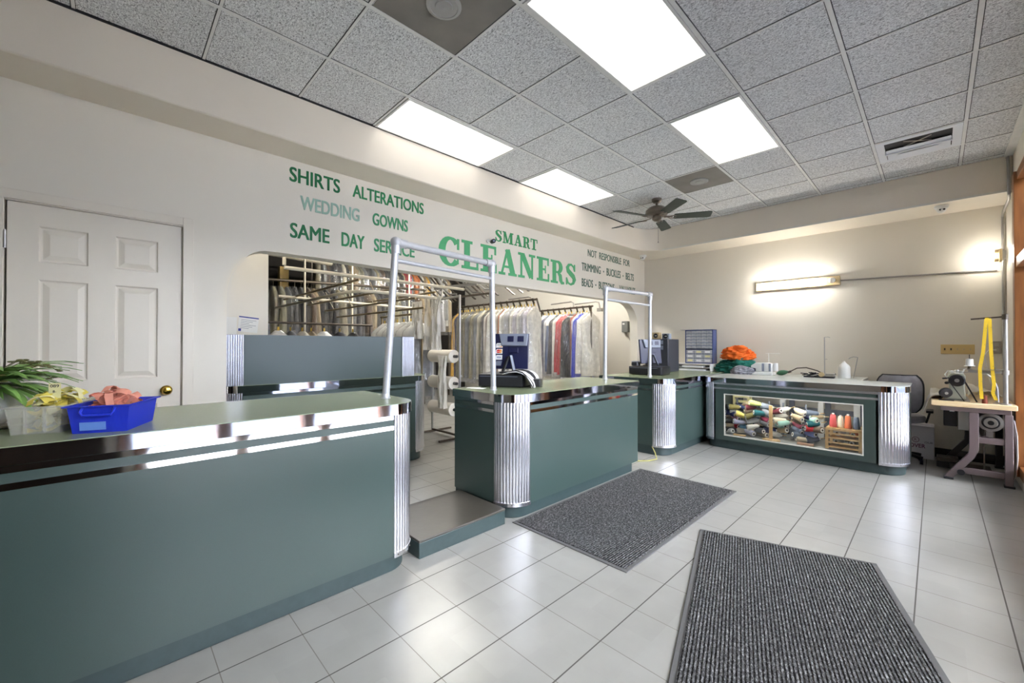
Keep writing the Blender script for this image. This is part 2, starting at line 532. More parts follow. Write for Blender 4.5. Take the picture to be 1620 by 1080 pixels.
def text_mb(s, size, bold=0.0, depth=0.002, align='LEFT', sx=1.0, spacing=1.0):
    """lettering as mesh data in the x-y plane (built-in sans face)"""
    cu = bpy.data.curves.new('lettering', 'FONT')
    cu.body = s; cu.size = size; cu.offset = bold; cu.extrude = depth; cu.align_x = align; cu.space_character = spacing
    cu.resolution_u = 4
    o = bpy.data.objects.new('lettering', cu)
    C.objects.link(o)
    dg = bpy.context.evaluated_depsgraph_get(); dg.update()
    me = bpy.data.meshes.new_from_object(o.evaluated_get(dg))
    b = MB()
    b.add([(v.co.x * sx, v.co.y, v.co.z) for v in me.vertices], [tuple(p.vertices) for p in me.polygons])
    bpy.data.objects.remove(o); bpy.data.curves.remove(cu); bpy.data.meshes.remove(me)
    return b

def fit_text(b, w, h):
    """stretch lettering to the given width and cap height, left-bottom at the origin"""
    xs = [v[0] for v in b.v]; ys = [v[1] for v in b.v]
    ax = w / (max(xs) - min(xs)); ay = h / (max(ys) - min(ys))
    x0 = min(xs); y0 = min(ys)
    b.v = [((x - x0) * ax, (y - y0) * ay, z) for x, y, z in b.v]
    return b

def arc(cx, cy, r, a0, a1, n=8):
    return [(cx + r * math.cos(math.radians(a0 + (a1 - a0) * i / n)), cy + r * math.sin(math.radians(a0 + (a1 - a0) * i / n))) for i in range(n + 1)]

# ------------------------------------------------------------------ the room
LW = -3.82; BW = 7.2; RW = 0.56; CEIL = 3.297
SOFX = -3.458; SOFY = 6.57; SOFZ = 2.93
NEAR = -2.4

struct('floor', MB().box(-10.8, NEAR - 0.15, -0.12, 0.75, 8.4, 0.0), M['floor'])
struct('ceiling', MB().box(LW - 0.15, NEAR - 0.15, CEIL, 0.75, BW + 0.15, CEIL + 0.08), M['ceil'])

# left wall with the door notch and the wide round-cornered opening to the back room
op = [(NEAR, 0), (-0.455, 0), (-0.455, 2.226), (0.372, 2.226), (0.372, 0), (0.64, 0), (0.64, 1.66)]
op += [(0.93 + 0.29 * math.cos(math.radians(a)), 1.72 + 0.41 * math.sin(math.radians(a))) for a in range(176, 89, -8)]
op += [(1.3, 2.133), (3.0, 2.115), (5.5, 2.118), (6.45, 2.115)]
op += [(6.45 + 0.48 * math.cos(math.radians(a)), 1.72 + 0.395 * math.sin(math.radians(a))) for a in range(86, -1, -8)]
op += [(6.93, 1.6), (6.93, 0), (BW, 0), (BW, CEIL), (NEAR, CEIL)]
struct('wall_left', MB().prism(op, LW - 0.15, LW, lambda u, v, z: (z, u, v)), M['wall'], label='white wall with painted lettering, panel door and wide opening')
struct('wall_back', MB().box(LW - 0.15, BW, 0, 0.75, BW + 0.15, CEIL), M['wall'])
struct('wall_near', MB().box(LW - 0.15, NEAR - 0.15, 0, 0.75, NEAR, CEIL), M['wall'])
# dropped soffit along the left and back walls, with a rounded inner corner
so = [(LW, NEAR), (SOFX, NEAR), (SOFX, SOFY - 0.42)]
so += arc(SOFX + 0.42, SOFY - 0.42, 0.42, 180, 90, 8)[1:]
so += [(RW + 0.0, SOFY), (RW + 0.0, BW), (LW, BW)]
struct('trim_1', MB().prism(so, SOFZ, CEIL), M['soffit'], bevel=0.012, label='white dropped soffit below the tiled ceiling')
struct('trim_2', MB().box(-3.2, SOFY - 0.014, SOFZ - 0.006, RW, SOFY + 0.002, SOFZ + 0.016), M['trimwhite'], label='white strip along the lower edge of the back soffit')

# suspended ceiling grid
XG = [-3.465 + 0.61 * k for k in range(7)]
YG = [0.44 + 0.605 * k for k in range(-4, 11)]
LIGHTS = [(0, 1.65, 'long lit ceiling panel over the painted words, nearer of two beside the soffit'),
          (0, 3.465, 'lit ceiling panel beside the soffit, farther one over the words smart cleaners'),
          (3, 1.65, 'largest lit ceiling panel at the top centre of the room'),
          (3, 3.465, 'lit ceiling panel in the middle row, nearer the ceiling fan than the largest one'),
          (3, -0.77, 'lit ceiling panel in the middle row behind the viewer')]
g = MB()
for x in XG[1:]:
    g.box(x - 0.012, NEAR, CEIL - 0.006, x + 0.012, SOFY, CEIL + 0.01)
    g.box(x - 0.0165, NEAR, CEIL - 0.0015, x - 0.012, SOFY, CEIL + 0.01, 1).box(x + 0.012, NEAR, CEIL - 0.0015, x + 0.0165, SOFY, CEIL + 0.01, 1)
skip = {(c, round(y + 0.605, 2)) for c, y, _ in LIGHTS}
for c in range(7):
    x0 = XG[c]; x1 = XG[c + 1] if c < 6 else RW
    for y in YG:
        if (c, round(y, 2)) in skip or any(c == lc and abs(y - (ly + 0.605)) < 0.05 for lc, ly, _ in LIGHTS): continue
        g.box(x0 + 0.012, y - 0.008, CEIL - 0.005, x1 - 0.012, y + 0.008, CEIL + 0.01)
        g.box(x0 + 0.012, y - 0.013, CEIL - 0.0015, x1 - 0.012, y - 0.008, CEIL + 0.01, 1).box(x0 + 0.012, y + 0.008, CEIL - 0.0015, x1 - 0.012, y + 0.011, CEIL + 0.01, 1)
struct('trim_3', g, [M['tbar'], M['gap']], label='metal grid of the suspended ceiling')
struct('trim_4', MB().box(SOFX - 0.002, NEAR, CEIL - 0.012, SOFX + 0.012, SOFY - 0.42, CEIL), M['black_base'], label='dark strip painted as the shadow gap between ceiling tiles and left soffit')  # black strip stands in for the shadow along the ceiling edge
struct('trim_6', MB().box(0.50, NEAR, CEIL - 0.012, RW, SOFY, CEIL + 0.01), M['tbar'], label='metal wall angle along the window side of the ceiling')

for c, y, lab in LIGHTS:
    x0 = XG[c] + 0.014; x1 = XG[c] + 0.596; y0 = y + 0.012; y1 = y + 1.198
    t = thing('ceiling_light', lab, 'ceiling light', ((x0 + x1) / 2, (y0 + y1) / 2, CEIL - 0.012), 'fluorescent panels in the ceiling')
    fr = MB(); w = 0.018
    for (a, b_, c_, d) in ((x0, y0, x1, y0 + w), (x0, y1 - w, x1, y1), (x0, y0 + w, x0 + w, y1 - w), (x1 - w, y0 + w, x1, y1 - w)):
        fr.box(a, b_, CEIL - 0.010, c_, d, CEIL - 0.0005)
    fr.build('frame', M['tbar'], t)
    MB().box(x0 + w, y0 + w, CEIL - 0.006, x1 - w, y1 - w, CEIL - 0.001).build('diffuser', M['diffuser'], t)

# storefront on the right: orange wood frames with clear panes
YP = [6.26, 5.30, 3.95, 2.85, 1.82, 0.98, 0.10]
rw = MB()
rw.box(RW, 6.32, 0, RW + 0.15, BW, CEIL)
rw.box(RW, NEAR, 0, RW + 0.15, 0.16, CEIL)
rw.box(RW, 0.16, 3.02, RW + 0.15, 6.32, CEIL)
rw.box(RW, 0.16, 0, RW + 0.15, 6.32, 0.10)
struct('wall_right', rw, M['wall'])
for i in range(6):
    y1, y0 = YP[i] + 0.06, YP[i + 1] + 0.06
    f = MB()
    f.box(RW - 0.03, y1 - 0.12, 0.10, RW + 0.12, y1, 3.02)
    if i == 5:
        f.box(RW - 0.03, y0, 0.10, RW + 0.12, y0 + 0.1, 3.02)
        y0 += 0.1
    f.box(RW - 0.01, y0, 0.10, RW + 0.12, y1 - 0.12, 0.20)
    f.box(RW - 0.01, y0, 2.94, RW + 0.12, y1 - 0.12, 3.02)
    f.box(RW - 0.02, y0, 2.10, RW + 0.10, y1 - 0.12, 2.20)
    wdw = struct('window_%d' % (i + 1), f, M['orangewood'], bevel=0.004, label='orange wood framed shop window, bay %d from the sewing machine' % (i + 1))
    p = MB()
    p.box(RW + 0.05, y0, 0.20, RW + 0.056, y1 - 0.12, 2.10)
    p.box(RW + 0.05, y0, 2.20, RW + 0.056, y1 - 0.12, 2.94)
    p.build('pane', M['glass'], wdw)
d2 = struct('door_added', MB().box(RW - 0.03, -1.05, 0.0, RW - 0.001, 0.08, 2.2), wood_mat('added_dark_door', (44, 32, 26), (62, 46, 36), (8, 8, 1.2), 0.35), bevel=0.006, label='unseen dark door panel added to darken the counter chrome reflection')  # unseen door added so the near chrome band reflects something dark
MB().cyl((RW - 0.07, -0.95, 1.03), (RW - 0.03, -0.95, 1.03), 0.012).ball((RW - 0.08, -0.95, 1.03), 0.026).build('door_knob', M['brass'], d2)
struct('wall_outside', MB().box(11.0, -14, -0.02, 11.4, 18, 4.6), mat('pale_facade_outside', (80, 86, 102), 0.8, var=0.35, vscale=0.6), label='pale building across the street')
struct('ground_outside', MB().box(2.55, -14, -0.16, 16, 18, -0.04), M['pavement'], label='dark asphalt street outside the windows')
struct('floor_outside', MB().box(0.75, -14, -0.16, 2.55, 18, -0.02), mat('pale_concrete_walk', (214, 211, 204), 0.9, var=0.06, vscale=3), label='pale concrete sidewalk outside the windows')

# baseboards
struct('baseboard_back', MB().box(-0.25, BW - 0.015, 0, RW, BW, 0.11).box(LW, BW - 0.015, 0, -0.25, BW, 0.11), M['black_base'])
struct('baseboard_left', MB().box(LW, 6.96, 0, LW + 0.012, BW - 0.015, 0.11).box(LW, 0.45, 0, LW + 0.012, 0.63, 0.11), M['black_base'])

# ---- panel door
DY0, DY1, DZ = -0.445, 0.362, 2.216
dr = MB()
xs = LW - 0.012
panels = []
for (a, b_) in ((-0.320, -0.108), (0.018, 0.236)):
    for (c_, d) in ((1.868, 2.086), (1.132, 1.758), (0.28, 0.95)):
        panels.append((a, b_, c_, d))
ycut = sorted({DY0, DY1} | {v for p in panels for v in p[:2]})
zcut = sorted({0.006, DZ} | {v for p in panels for v in p[2:]})
def in_panel(y, z):
    return any(p[0] < y < p[1] and p[2] < z < p[3] for p in panels)
for i in range(len(ycut) - 1):
    for j in range(len(zcut) - 1):
        a, b_, c_, d = ycut[i], ycut[i + 1], zcut[j], zcut[j + 1]
        if not in_panel((a + b_) / 2, (c_ + d) / 2):
            dr.add([(xs, a, c_), (xs, b_, c_), (xs, b_, d), (xs, a, d)], [(0, 1, 2, 3)])
for (a, b_, c_, d) in panels:       # moulded panel: cove down, bevel up to a raised field
    rings = [(0.0, 0.0), (0.008, -0.012), (0.016, -0.013), (0.046, -0.002), (0.048, -0.002)]
    vs = []; fs = []
    for (ins, dep) in rings:
        vs += [(xs + dep, a + ins, c_ + ins), (xs + dep, b_ - ins, c_ + ins), (xs + dep, b_ - ins, d - ins), (xs + dep, a + ins, d - ins)]
    for k in range(len(rings) - 1):
        for q in range(4):
            fs.append((k * 4 + q, k * 4 + (q + 1) % 4, k * 4 + 4 + (q + 1) % 4, k * 4 + 4 + q))
    k = (len(rings) - 1) * 4
    fs.append((k, k + 1, k + 2, k + 3))
    dr.add(vs, fs)
dr.box(xs - 0.04, DY0, 0.006, xs - 0.014, DY1, DZ)
for (a, b_, c_, d) in ((DY0, 0.006, DY0 + 0.0005, DZ), (DY1 - 0.0005, 0.006, DY1, DZ)):
    dr.box(xs - 0.03, a, b_, xs, c_, d)
door = struct('door_1', dr, M['door'], angle=20, label='cream six panel door with a brass knob')
k = MB()
k.lathe([(0.001, 0.0), (0.033, 0.0), (0.034, 0.006), (0.026, 0.012), (0.012, 0.016), (0.011, 0.036), (0.022, 0.042), (0.029, 0.052), (0.029, 0.060), (0.022, 0.070), (0.008, 0.074), (0.001, 0.0745)], (xs, 0.285, 1.036), 24, axis=(1, 0, 0))
k.build('door_knob', M['brass'], door)
hg = MB(); hg.cyl((LW + 0.006, DY0 - 0.006, 1.93), (LW + 0.006, DY0 - 0.006, 2.03), 0.008); hg.box(LW - 0.002, DY0 - 0.022, 1.935, LW + 0.004, DY0 - 0.004, 2.025)
hg.ball((LW + 0.006, DY0 - 0.006, 2.034), 0.007)
hg.build('hinge', M['steel'], door)
struct('trim_5', MB().box(LW, 0.372, 0, LW + 0.010, 0.435, 2.285).box(LW, -0.53, 2.226, LW + 0.010, 0.372, 2.285).box(LW, -0.53, 0, LW + 0.010, -0.455, 2.226)
       .box(LW - 0.15, -0.455, 2.2185, LW, 0.372, 2.226), M['door'], bevel=0.003, label='painted casing around the panel door')
struct('wall_closet', MB().box(LW - 0.3, -0.6, 0, LW - 0.2, 0.5, 2.4), M['dark'])

# ---- back room shell
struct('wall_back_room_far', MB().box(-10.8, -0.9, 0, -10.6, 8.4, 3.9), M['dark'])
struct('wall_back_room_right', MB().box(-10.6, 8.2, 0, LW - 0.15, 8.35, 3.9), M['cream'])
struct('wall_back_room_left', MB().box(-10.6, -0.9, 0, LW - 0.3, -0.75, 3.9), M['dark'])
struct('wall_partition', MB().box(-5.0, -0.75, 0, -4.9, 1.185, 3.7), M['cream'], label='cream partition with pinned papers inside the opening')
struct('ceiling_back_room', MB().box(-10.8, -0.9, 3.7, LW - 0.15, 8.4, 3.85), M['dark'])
struct('wall_header', MB().box(LW - 0.15, -0.9, CEIL + 0.08, LW, 8.4, 3.85).box(LW - 0.15, BW + 0.15, 0, LW, 8.4, CEIL + 0.08), M['cream'])

# ------------------------------------------------------------------ painted lettering on the left wall
def wall_word(s, y0, y1, z0, z1, rgb, label, bold=0.03, name='painted_lettering'):
    w_ = bold * (z1 - z0) * 0.85
    b = fit_text(text_mb(s, 1.0, 0.0, 0.0012), y1 - y0 - 2 * w_, z1 - z0 - w_)
    fl = MB()
    for k, (dx, dy) in enumerate(((w_, w_ / 2), (0, 0), (2 * w_, 0), (0, w_), (2 * w_, w_)) if bold > 0.02 else ((w_, w_ / 2), (0, w_ / 2), (2 * w_, w_ / 2))):
        fl.add([(LW + 0.0018 + z + 0.0003 * k, y0 + x + dx, z0 + y + dy) for x, y, z in b.v], b.f)
    key = tuple(rgb)
    if key not in M: M[key] = mat('sign_paint', rgb, 0.5, var=0.04, vscale=30)
    o = fl.build(name, M[key], fix=False, at=(LW, (y0 + y1) / 2, z0))
    return tag(o, label, 'lettering', 'painted words on the left wall')

G1, G2, G3, G4, G5 = (10, 108, 58), (66, 150, 100), (150, 182, 164), (96, 162, 124), (40, 132, 78)
wall_word('SHIRTS', 1.078, 1.505, 2.750, 2.876, G1, 'darkest green word SHIRTS painted at the upper left of the wall')
wall_word('ALTERATIONS', 1.622, 2.394, 2.752, 2.872, G5, 'green word ALTERATIONS painted to the right of shirts')
wall_word('WEDDING', 1.165, 1.690, 2.528, 2.650, G3, 'faded pale green word WEDDING painted under shirts')
wall_word('GOWNS', 1.820, 2.205, 2.528, 2.648, G2, 'mid green word GOWNS painted under alterations')
wall_word('SAME', 1.085, 1.412, 2.272, 2.400, G1, 'dark green word SAME at the start of the lowest painted line')
wall_word('DAY', 1.520, 1.740, 2.272, 2.400, G5, 'green word DAY in the middle of the lowest painted line')
wall_word('SERVICE', 1.835, 2.285, 2.272, 2.400, G2, 'green word SERVICE just left of the big painted name')
DG = (58, 96, 76)
def wall_line(words, y0, y1, z0, z1, rgb, lab):
    def width(q):
        xs = [v[0] for v in text_mb(q, 1.0, 0.0, 0.0018).v]
        return max(xs) - min(xs)
    full = '  '.join(words); tot = width(full)
    for i, w in enumerate(words):
        end = width('  '.join(words[:i + 1])) / tot; wid = width(w) / tot
        hh = (z1 - z0) * (1.0 if w != '\u2022' else 0.22); zb_ = z0 if w != '\u2022' else z0 + (z1 - z0) * 0.32
        wall_word(w, y0 + (y1 - y0) * (end - wid), y0 + (y1 - y0) * end, zb_, zb_ + hh, rgb, ('small dark green word %s in %s' % (w, lab)) if w != '\u2022' else 'small green dot %s' % (lab if i < 2 else lab + ', right one'), 0.012)
wall_line(['NOT', 'RESPONSIBLE', 'FOR'], 5.385, 6.66, 2.755, 2.868, DG, 'the top line near the back corner')
wall_line(['TRIMMING', '\u2022', 'BUCKLES', '\u2022', 'BELTS'], 5.225, 6.80, 2.512, 2.638, DG, 'the middle line near the back corner')
wall_line(['BEADS', '\u2022', 'BUTTONS', '\u2022', 'VALUABLES'], 5.225, 6.85, 2.268, 2.392, DG, 'the bottom line near the back corner')

# slab-serif capitals drawn as thick strokes with bracket serifs (unit height)
def ribbon(pts, ws):
    """polygon strips of varying width along a path"""
    out = []
    k = len(pts)
    L = []; R = []
    for i, p in enumerate(pts):
        a = pts[max(i - 1, 0)]; b = pts[min(i + 1, k - 1)]
        dx, dy = b[0] - a[0], b[1] - a[1]; l = math.hypot(dx, dy) or 1
        nx, ny = -dy / l, dx / l; w = ws[i] / 2
        L.append((p[0] + nx * w, p[1] + ny * w)); R.append((p[0] - nx * w, p[1] - ny * w))
    for i in range(k - 1):
        out.append([L[i], L[i + 1], R[i + 1], R[i]])
    return out

def rect(a, b, c, d):
    return [[(a, b), (c, b), (c, d), (a, d)]]

def ell(cx, cy, rx, ry, a0, a1, w0, w1, n=18):
    pts = []; ws = []
    for i in range(n + 1):
        t = math.radians(a0 + (a1 - a0) * i / n)
        pts.append((cx + rx * math.cos(t), cy + ry * math.sin(t)))
        ws.append(w0 + (w1 - w0) * abs(math.cos(t)))
    return ribbon(pts, ws)

SF = 0.10   # serif thickness
def glyph(ch):
    if ch == 'C':
        g_ = ell(0.42, 0.5, 0.30, 0.455, 40, 320, 0.09, 0.24)
        g_ += rect(0.66, 0.60, 0.74, 0.98) + rect(0.66, 0.10, 0.72, 0.30)
        return g_, 0.78
    if ch == 'L':
        return rect(0.10, 0, 0.32, 1) + rect(0.0, 0, 0.66, SF) + rect(0.0, 1 - SF, 0.42, 1) + rect(0.58, 0, 0.66, 0.36), 0.70
    if ch == 'E':
        return (rect(0.10, 0, 0.32, 1) + rect(0.0, 0, 0.68, SF) + rect(0.0, 1 - SF, 0.66, 1) + rect(0.60, 0, 0.68, 0.34) + rect(0.58, 0.68, 0.66, 1)
                + rect(0.3, 0.46, 0.48, 0.55) + rect(0.44, 0.34, 0.50, 0.67)), 0.72
    if ch == 'A':
        return (ribbon([(0.14, 0.04), (0.40, 1.0)], [0.09, 0.09]) + ribbon([(0.66, 0.04), (0.40, 1.0)], [0.24, 0.22]) + rect(0.2, 0.28, 0.6, 0.37)
                + rect(0.0, 0, 0.30, SF) + rect(0.44, 0, 0.84, SF)), 0.86
    if ch == 'N':
        return (rect(0.11, 0, 0.20, 1) + rect(0.66, 0, 0.75, 1) + ribbon([(0.20, 0.96), (0.66, 0.06)], [0.22, 0.22]) + rect(0.0, 0, 0.32, SF) + rect(0.0, 1 - SF, 0.26, 1) + rect(0.54, 1 - SF, 0.86, 1)), 0.90
    if ch == 'R':
        return (rect(0.10, 0, 0.32, 1) + rect(0.0, 0, 0.42, SF) + rect(0.0, 1 - SF, 0.40, 1) + rect(0.3, 0.45, 0.44, 0.54)
                + ell(0.40, 0.725, 0.19, 0.23, 92, -92, 0.09, 0.22) + ribbon([(0.42, 0.5), (0.56, 0.36), (0.59, 0.16), (0.66, 0.05), (0.80, 0.05)], [0.1, 0.2, 0.21, 0.16, 0.09])), 0.82
    if ch == 'S':
        pts = [(0.56, 0.72), (0.52, 0.86), (0.38, 0.955), (0.22, 0.92), (0.14, 0.79), (0.18, 0.66), (0.33, 0.54), (0.50, 0.43), (0.57, 0.29), (0.50, 0.12), (0.34, 0.045), (0.18, 0.10), (0.10, 0.28)]
        ws = [0.07, 0.09, 0.10, 0.13, 0.20, 0.23, 0.24, 0.24, 0.22, 0.14, 0.10, 0.09, 0.07]
        return ribbon(pts, ws) + rect(0.54, 0.66, 0.62, 0.98) + rect(0.04, 0.02, 0.12, 0.34), 0.70
    if ch == 'M':
        return (rect(0.10, 0, 0.19, 1) + rect(0.74, 0, 0.96, 1) + ribbon([(0.20, 0.98), (0.47, 0.06)], [0.20, 0.18]) + ribbon([(0.78, 0.98), (0.47, 0.06)], [0.08, 0.08])
                + rect(0.0, 0, 0.30, SF) + rect(0.0, 1 - SF, 0.28, 1) + rect(0.64, 0, 1.06, SF) + rect(0.76, 1 - SF, 1.06, 1)), 1.10
    if ch == 'T':
        return (rect(0.27, 0, 0.49, 1) + rect(0.14, 0, 0.62, SF) + rect(0.0, 1 - SF, 0.76, 1) + rect(0.0, 0.66, 0.08, 1) + rect(0.68, 0.66, 0.76, 1)), 0.80

def slab_word(word, y0, y1, z0, z1, rgb, label):
    polys = []; x = 0
    for ch in word:
        g_, w = glyph(ch)
        polys += [[(p[0] + x, p[1]) for p in q] for q in g_]
        x += w + 0.05
    k = (y1 - y0) / (x - 0.05); h = z1 - z0
    b = MB()
    for i, q in enumerate(polys):
        b.prism([(y0 + u * k, z0 + v * h) for u, v in q], LW + 0.0004, LW + 0.002 + 0.00012 * (i % 23), lambda u, v, z: (z, u, v))
    M[tuple(rgb)] = M.get(tuple(rgb)) or mat('sign_paint', rgb, 0.5, var=0.04, vscale=30)
    o = b.build('painted_lettering', M[tuple(rgb)], at=(LW, (y0 + y1) / 2, z0))
    return tag(o, label, 'lettering', 'painted words on the left wall')
slab_word('SMART', 3.42, 4.21, 2.652, 2.800, (52, 142, 86), 'green slab serif word SMART painted above the largest word')
slab_word('CLEANERS', 2.585, 5.085, 2.248, 2.578, (78, 166, 110), 'largest green slab serif word CLEANERS painted over the opening')

# ------------------------------------------------------------------ counters
def map_x(xf):            # front faces the windows: u runs away along the left wall, v runs back from the front
    return lambda u, v, z: (xf - v, u, z)
def map_y(yf):            # front faces the viewer: u runs along the back wall
    return lambda u, v, z: (u, yf + v, z)

def outline(u0, u1, d, r0, r1, e=0.0):
    """counter plan: rounded front corners r0, r1; e grows it outward"""
    u0 -= e; u1 += e; v0 = -e; v1 = d + e
    r0 = r0 + e if r0 else 0; r1 = r1 + e if r1 else 0
    p = []
    if r0: p += arc(u0 + r0, v0 + r0, r0, 180, 270, 10)
    else: p += [(u0, v0)]
    if r1: p += arc(u1 - r1, v0 + r1, r1, 270, 360, 10)
    else: p += [(u1, v0)]
    return p + [(u1, v1), (u0, v1)]

def fluted(u, v, r, a0, n=12):
    """quarter-round of rounded flutes about (u, v)"""
    pts = []
    for i in range(n * 8 + 1):
        t = i / 8.0
        a = math.radians(a0 + 90.0 * i / (n * 8))
        rr = r + 0.0015 + 0.0042 * abs(math.sin(PI * t)) ** 0.6
        pts.append((u + rr * math.cos(a), v + rr * math.sin(a)))
    inner = [(u + (r - 0.01) * math.cos(math.radians(a0 + 90 - 9 * i)), v + (r - 0.01) * math.sin(math.radians(a0 + 90 - 9 * i))) for i in range(11)]
    return pts + inner

def counter(label, f, u0, u1, d, top, r0, r1, window=None, topmat='top', ends=(False, False), toe_in=0.05, stripe='chrome'):
    c0 = f((u0 + u1) / 2, d / 2, 0)
    t = thing('service_counter', label, 'counter', c0, 'chrome banded counters')
    zb = top - 0.065; zl = 0.115
    m = 0.004
    MB().prism(outline(u0 + toe_in * 0.6, u1 - toe_in * 0.6, d - 0.02, max(r0 - 0.03, 0), max(r1 - 0.03, 0)), 0.0, zl, lambda u, v, z: f(u, v + toe_in, z)).build('toe_kick', M['toe'], t, bevel=0.006)
    if window:
        a, b_, c_, dd = window
        body = MB()
        P = lambda p, z0, z1: body.prism(p, z0, z1, f)
        body.prism([(u0 + r0, 0), (u1 - r1, 0), (u1 - r1, 0.022), (u0 + r0, 0.022)], zl, c_, f)
        body.prism([(u0 + r0, 0), (u1 - r1, 0), (u1 - r1, 0.022), (u0 + r0, 0.022)], dd, zb, f)
        body.prism([(u0 + r0, 0), (a, 0), (a, 0.022), (u0 + r0, 0.022)], c_, dd, f)
        body.prism([(b_, 0), (u1 - r1, 0), (u1 - r1, 0.022), (b_, 0.022)], c_, dd, f)
        body.prism(outline(u0, u0 + r0 + 0.02, d, r0, 0), zl, zb, f)
        body.prism(outline(u1 - r1 - 0.02, u1, d, 0, r1), zl, zb, f)
        body.build('body', M['green'], t)
        MB().prism([(u0 + r0 + 0.02, 0.022), (u1 - r1 - 0.02, 0.022), (u1 - r1 - 0.02, d), (u0 + r0 + 0.02, d)], zl, c_ - 0.004, f).build('display_shelf', M['topwhite'], t)
        MB().prism([(u0 + r0 + 0.02, 0.022), (u1 - r1 - 0.02, 0.022), (u1 - r1 - 0.02, d), (u0 + r0 + 0.02, d)], dd + 0.05, zb, f).build('top_support', M['green'], t)
        fr = MB(); w = 0.012
        for (x0, x1, z0, z1) in ((a, b_, c_, c_ + w), (a, b_, dd - w, dd), (a, a + w, c_ + w, dd - w), (b_ - w, b_, c_ + w, dd - w)):
            fr.prism([(x0, -0.004), (x1, -0.004), (x1, 0.014), (x0, 0.014)], z0, z1, f)
        wf = fr.build('window_frame', M['trimwhite'], t, bevel=0.002)
        MB().prism([(a + w, 0.004), (b_ - w, 0.004), (b_ - w, 0.008), (a + w, 0.008)], c_ + w, dd - w, f).build('glass', M['glass'], wf)
    else:
        MB().prism(outline(u0, u1, d, r0, r1), zl, zb, f).build('body', M['green'], t)
    for (r, u, a0) in ((r0, u0 + r0, 180), (r1, u1 - r1, 270)):
        if not r: continue
        p = MB().prism(fluted(u, r, r, a0), zl - 0.008, zb, f).build('corner_pilaster', M['alu'], t, angle=50)
        rim = [(u + (r + 0.0095) * math.cos(math.radians(a0 + 9 * i)), r + (r + 0.0095) * math.sin(math.radians(a0 + 9 * i))) for i in range(11)]
        rim += [(u + (r + 0.002) * math.cos(math.radians(a0 + 90 - 9 * i)), r + (r + 0.002) * math.sin(math.radians(a0 + 90 - 9 * i))) for i in range(11)]
        MB().prism(rim, zl - 0.010, zl + 0.018, f).build('bottom_strip', M['alu'], p)
        for q in (8, 45, 82):
            sc_ = MB()
            a = math.radians(a0 + q)
            x, y, z = f(u + (r + 0.0095) * math.cos(a), r + (r + 0.0095) * math.sin(a), zl + 0.005)
            sc_.ball((x, y, z), 0.004, nu=8, nv=6)
            sc_.build('screw', M['darksteel'], p)
    for z in (top - 0.080, top - 0.140):
        MB().prism([(u0 + r0 + 0.003, -0.004), (u1 - r1 - 0.003, -0.004), (u1 - r1 - 0.003, 0.004), (u0 + r0 + 0.003, 0.004)], z - 0.012, z + 0.012, f).build('chrome_stripe', M[stripe], t)
        for (k, u, r) in ((0, u0, r0), (1, u1, r1)):
            if ends[k]:
                s_ = -0.004 if k == 0 else 0.004
                MB().prism([(u - 0.004, r + 0.003), (u + 0.004, r + 0.003), (u + 0.004, d - 0.002), (u - 0.004, d - 0.002)], z - 0.012, z + 0.012, f).build('chrome_stripe', M[stripe], t)
    MB().prism(outline(u0, u1, d, r0, r1, 0.014), zb, top - 0.003, f).build('edge_band', M['chrome'], t, angle=50)
    MB().prism(outline(u0, u1, d, r0, r1, 0.010), top - 0.003, top, f).build('countertop', M[topmat], t)
    return t

ZA, ZB, ZC, ZD, ZE = 1.010, 0.975, 0.945, 0.930, 1.0
XF = -2.232
counter('nearest long dark green service counter with chrome bands below the panel door', map_x(XF), -1.30, 1.375, 0.80, ZA, 0, 0.175, ends=(False, True))
counter('dark green service counter carrying the register, behind the farther floor mat', map_x(XF), 2.17, 4.05, 0.72, ZB, 0.20, 0, ends=(True, False))
counter('short dark green counter in the back corner beside the glazed display counter', map_x(XF), 4.78, 7.12, 0.95, ZC, 0.20, 0, ends=(True, False))
counter('dark green display counter with a glass window of thread cones along the back wall', map_y(5.75), -2.20, -0.195, 0.72, ZD, 0.14, 0.225, window=(-1.935, -0.54, 0.175, 0.720), topmat='topwhite', stripe='alu')

t = thing('added_display_lamp', 'unseen strip lamp added to brighten the inside of the glazed display counter', 'lamp', (-1.25, 5.80, 0.77))  # unseen lamp added to light up the thread cones
MB().box(-1.90, 5.785, 0.757, -0.57, 5.825, 0.769).build('housing', M['white'], t)
MB().cyl((-1.88, 5.805, 0.750), (-0.59, 5.805, 0.750), 0.008, n=10).build('tube', emit_mat('added_display_tube', (255, 250, 238), 30.0), t)

# counter with a raised back board just inside the opening
fE = map_x(-4.25)
tE = counter('green counter with a tall raised board inside the wide wall opening', fE, 0.70, 2.76, 0.50, ZE, 0.13, 0.20, ends=(False, False))
MB().prism([(0.84, 0.005), (2.38, 0.005), (2.38, 0.05), (0.84, 0.05)], ZE, 1.447, fE).build('raised_board', M['green'], tE)
for (ua, ub, sgn) in ((0.70, 0.84, 0), (2.38, 2.54, 1)):
    n = 8; pts = []
    for i in range(n * 6 + 1):
        t_ = i / 6.0
        pts.append((ua + (ub - ua) * i / (n * 6), -0.004 - 0.006 * abs(math.sin(PI * t_)) ** 0.6))
    MB().prism(pts + [(ub, 0.05), (ua, 0.05)], ZE, 1.447, fE).build('board_pilaster', M['alu'], tE, angle=50)

# low step in the gap between the first two counters
st = thing('step_platform', 'low worn brown step in the gap between the two nearest counters', 'step', (-2.58, 1.80, 0))
MB().box(-2.86, 1.405, 0.0, -2.285, 2.150, 0.102).build('riser', M['toe'], st, bevel=0.004)
MB().box(-2.862, 1.403, 0.102, -2.283, 2.152, 0.118).build('tread', M['step'], st, bevel=0.004)

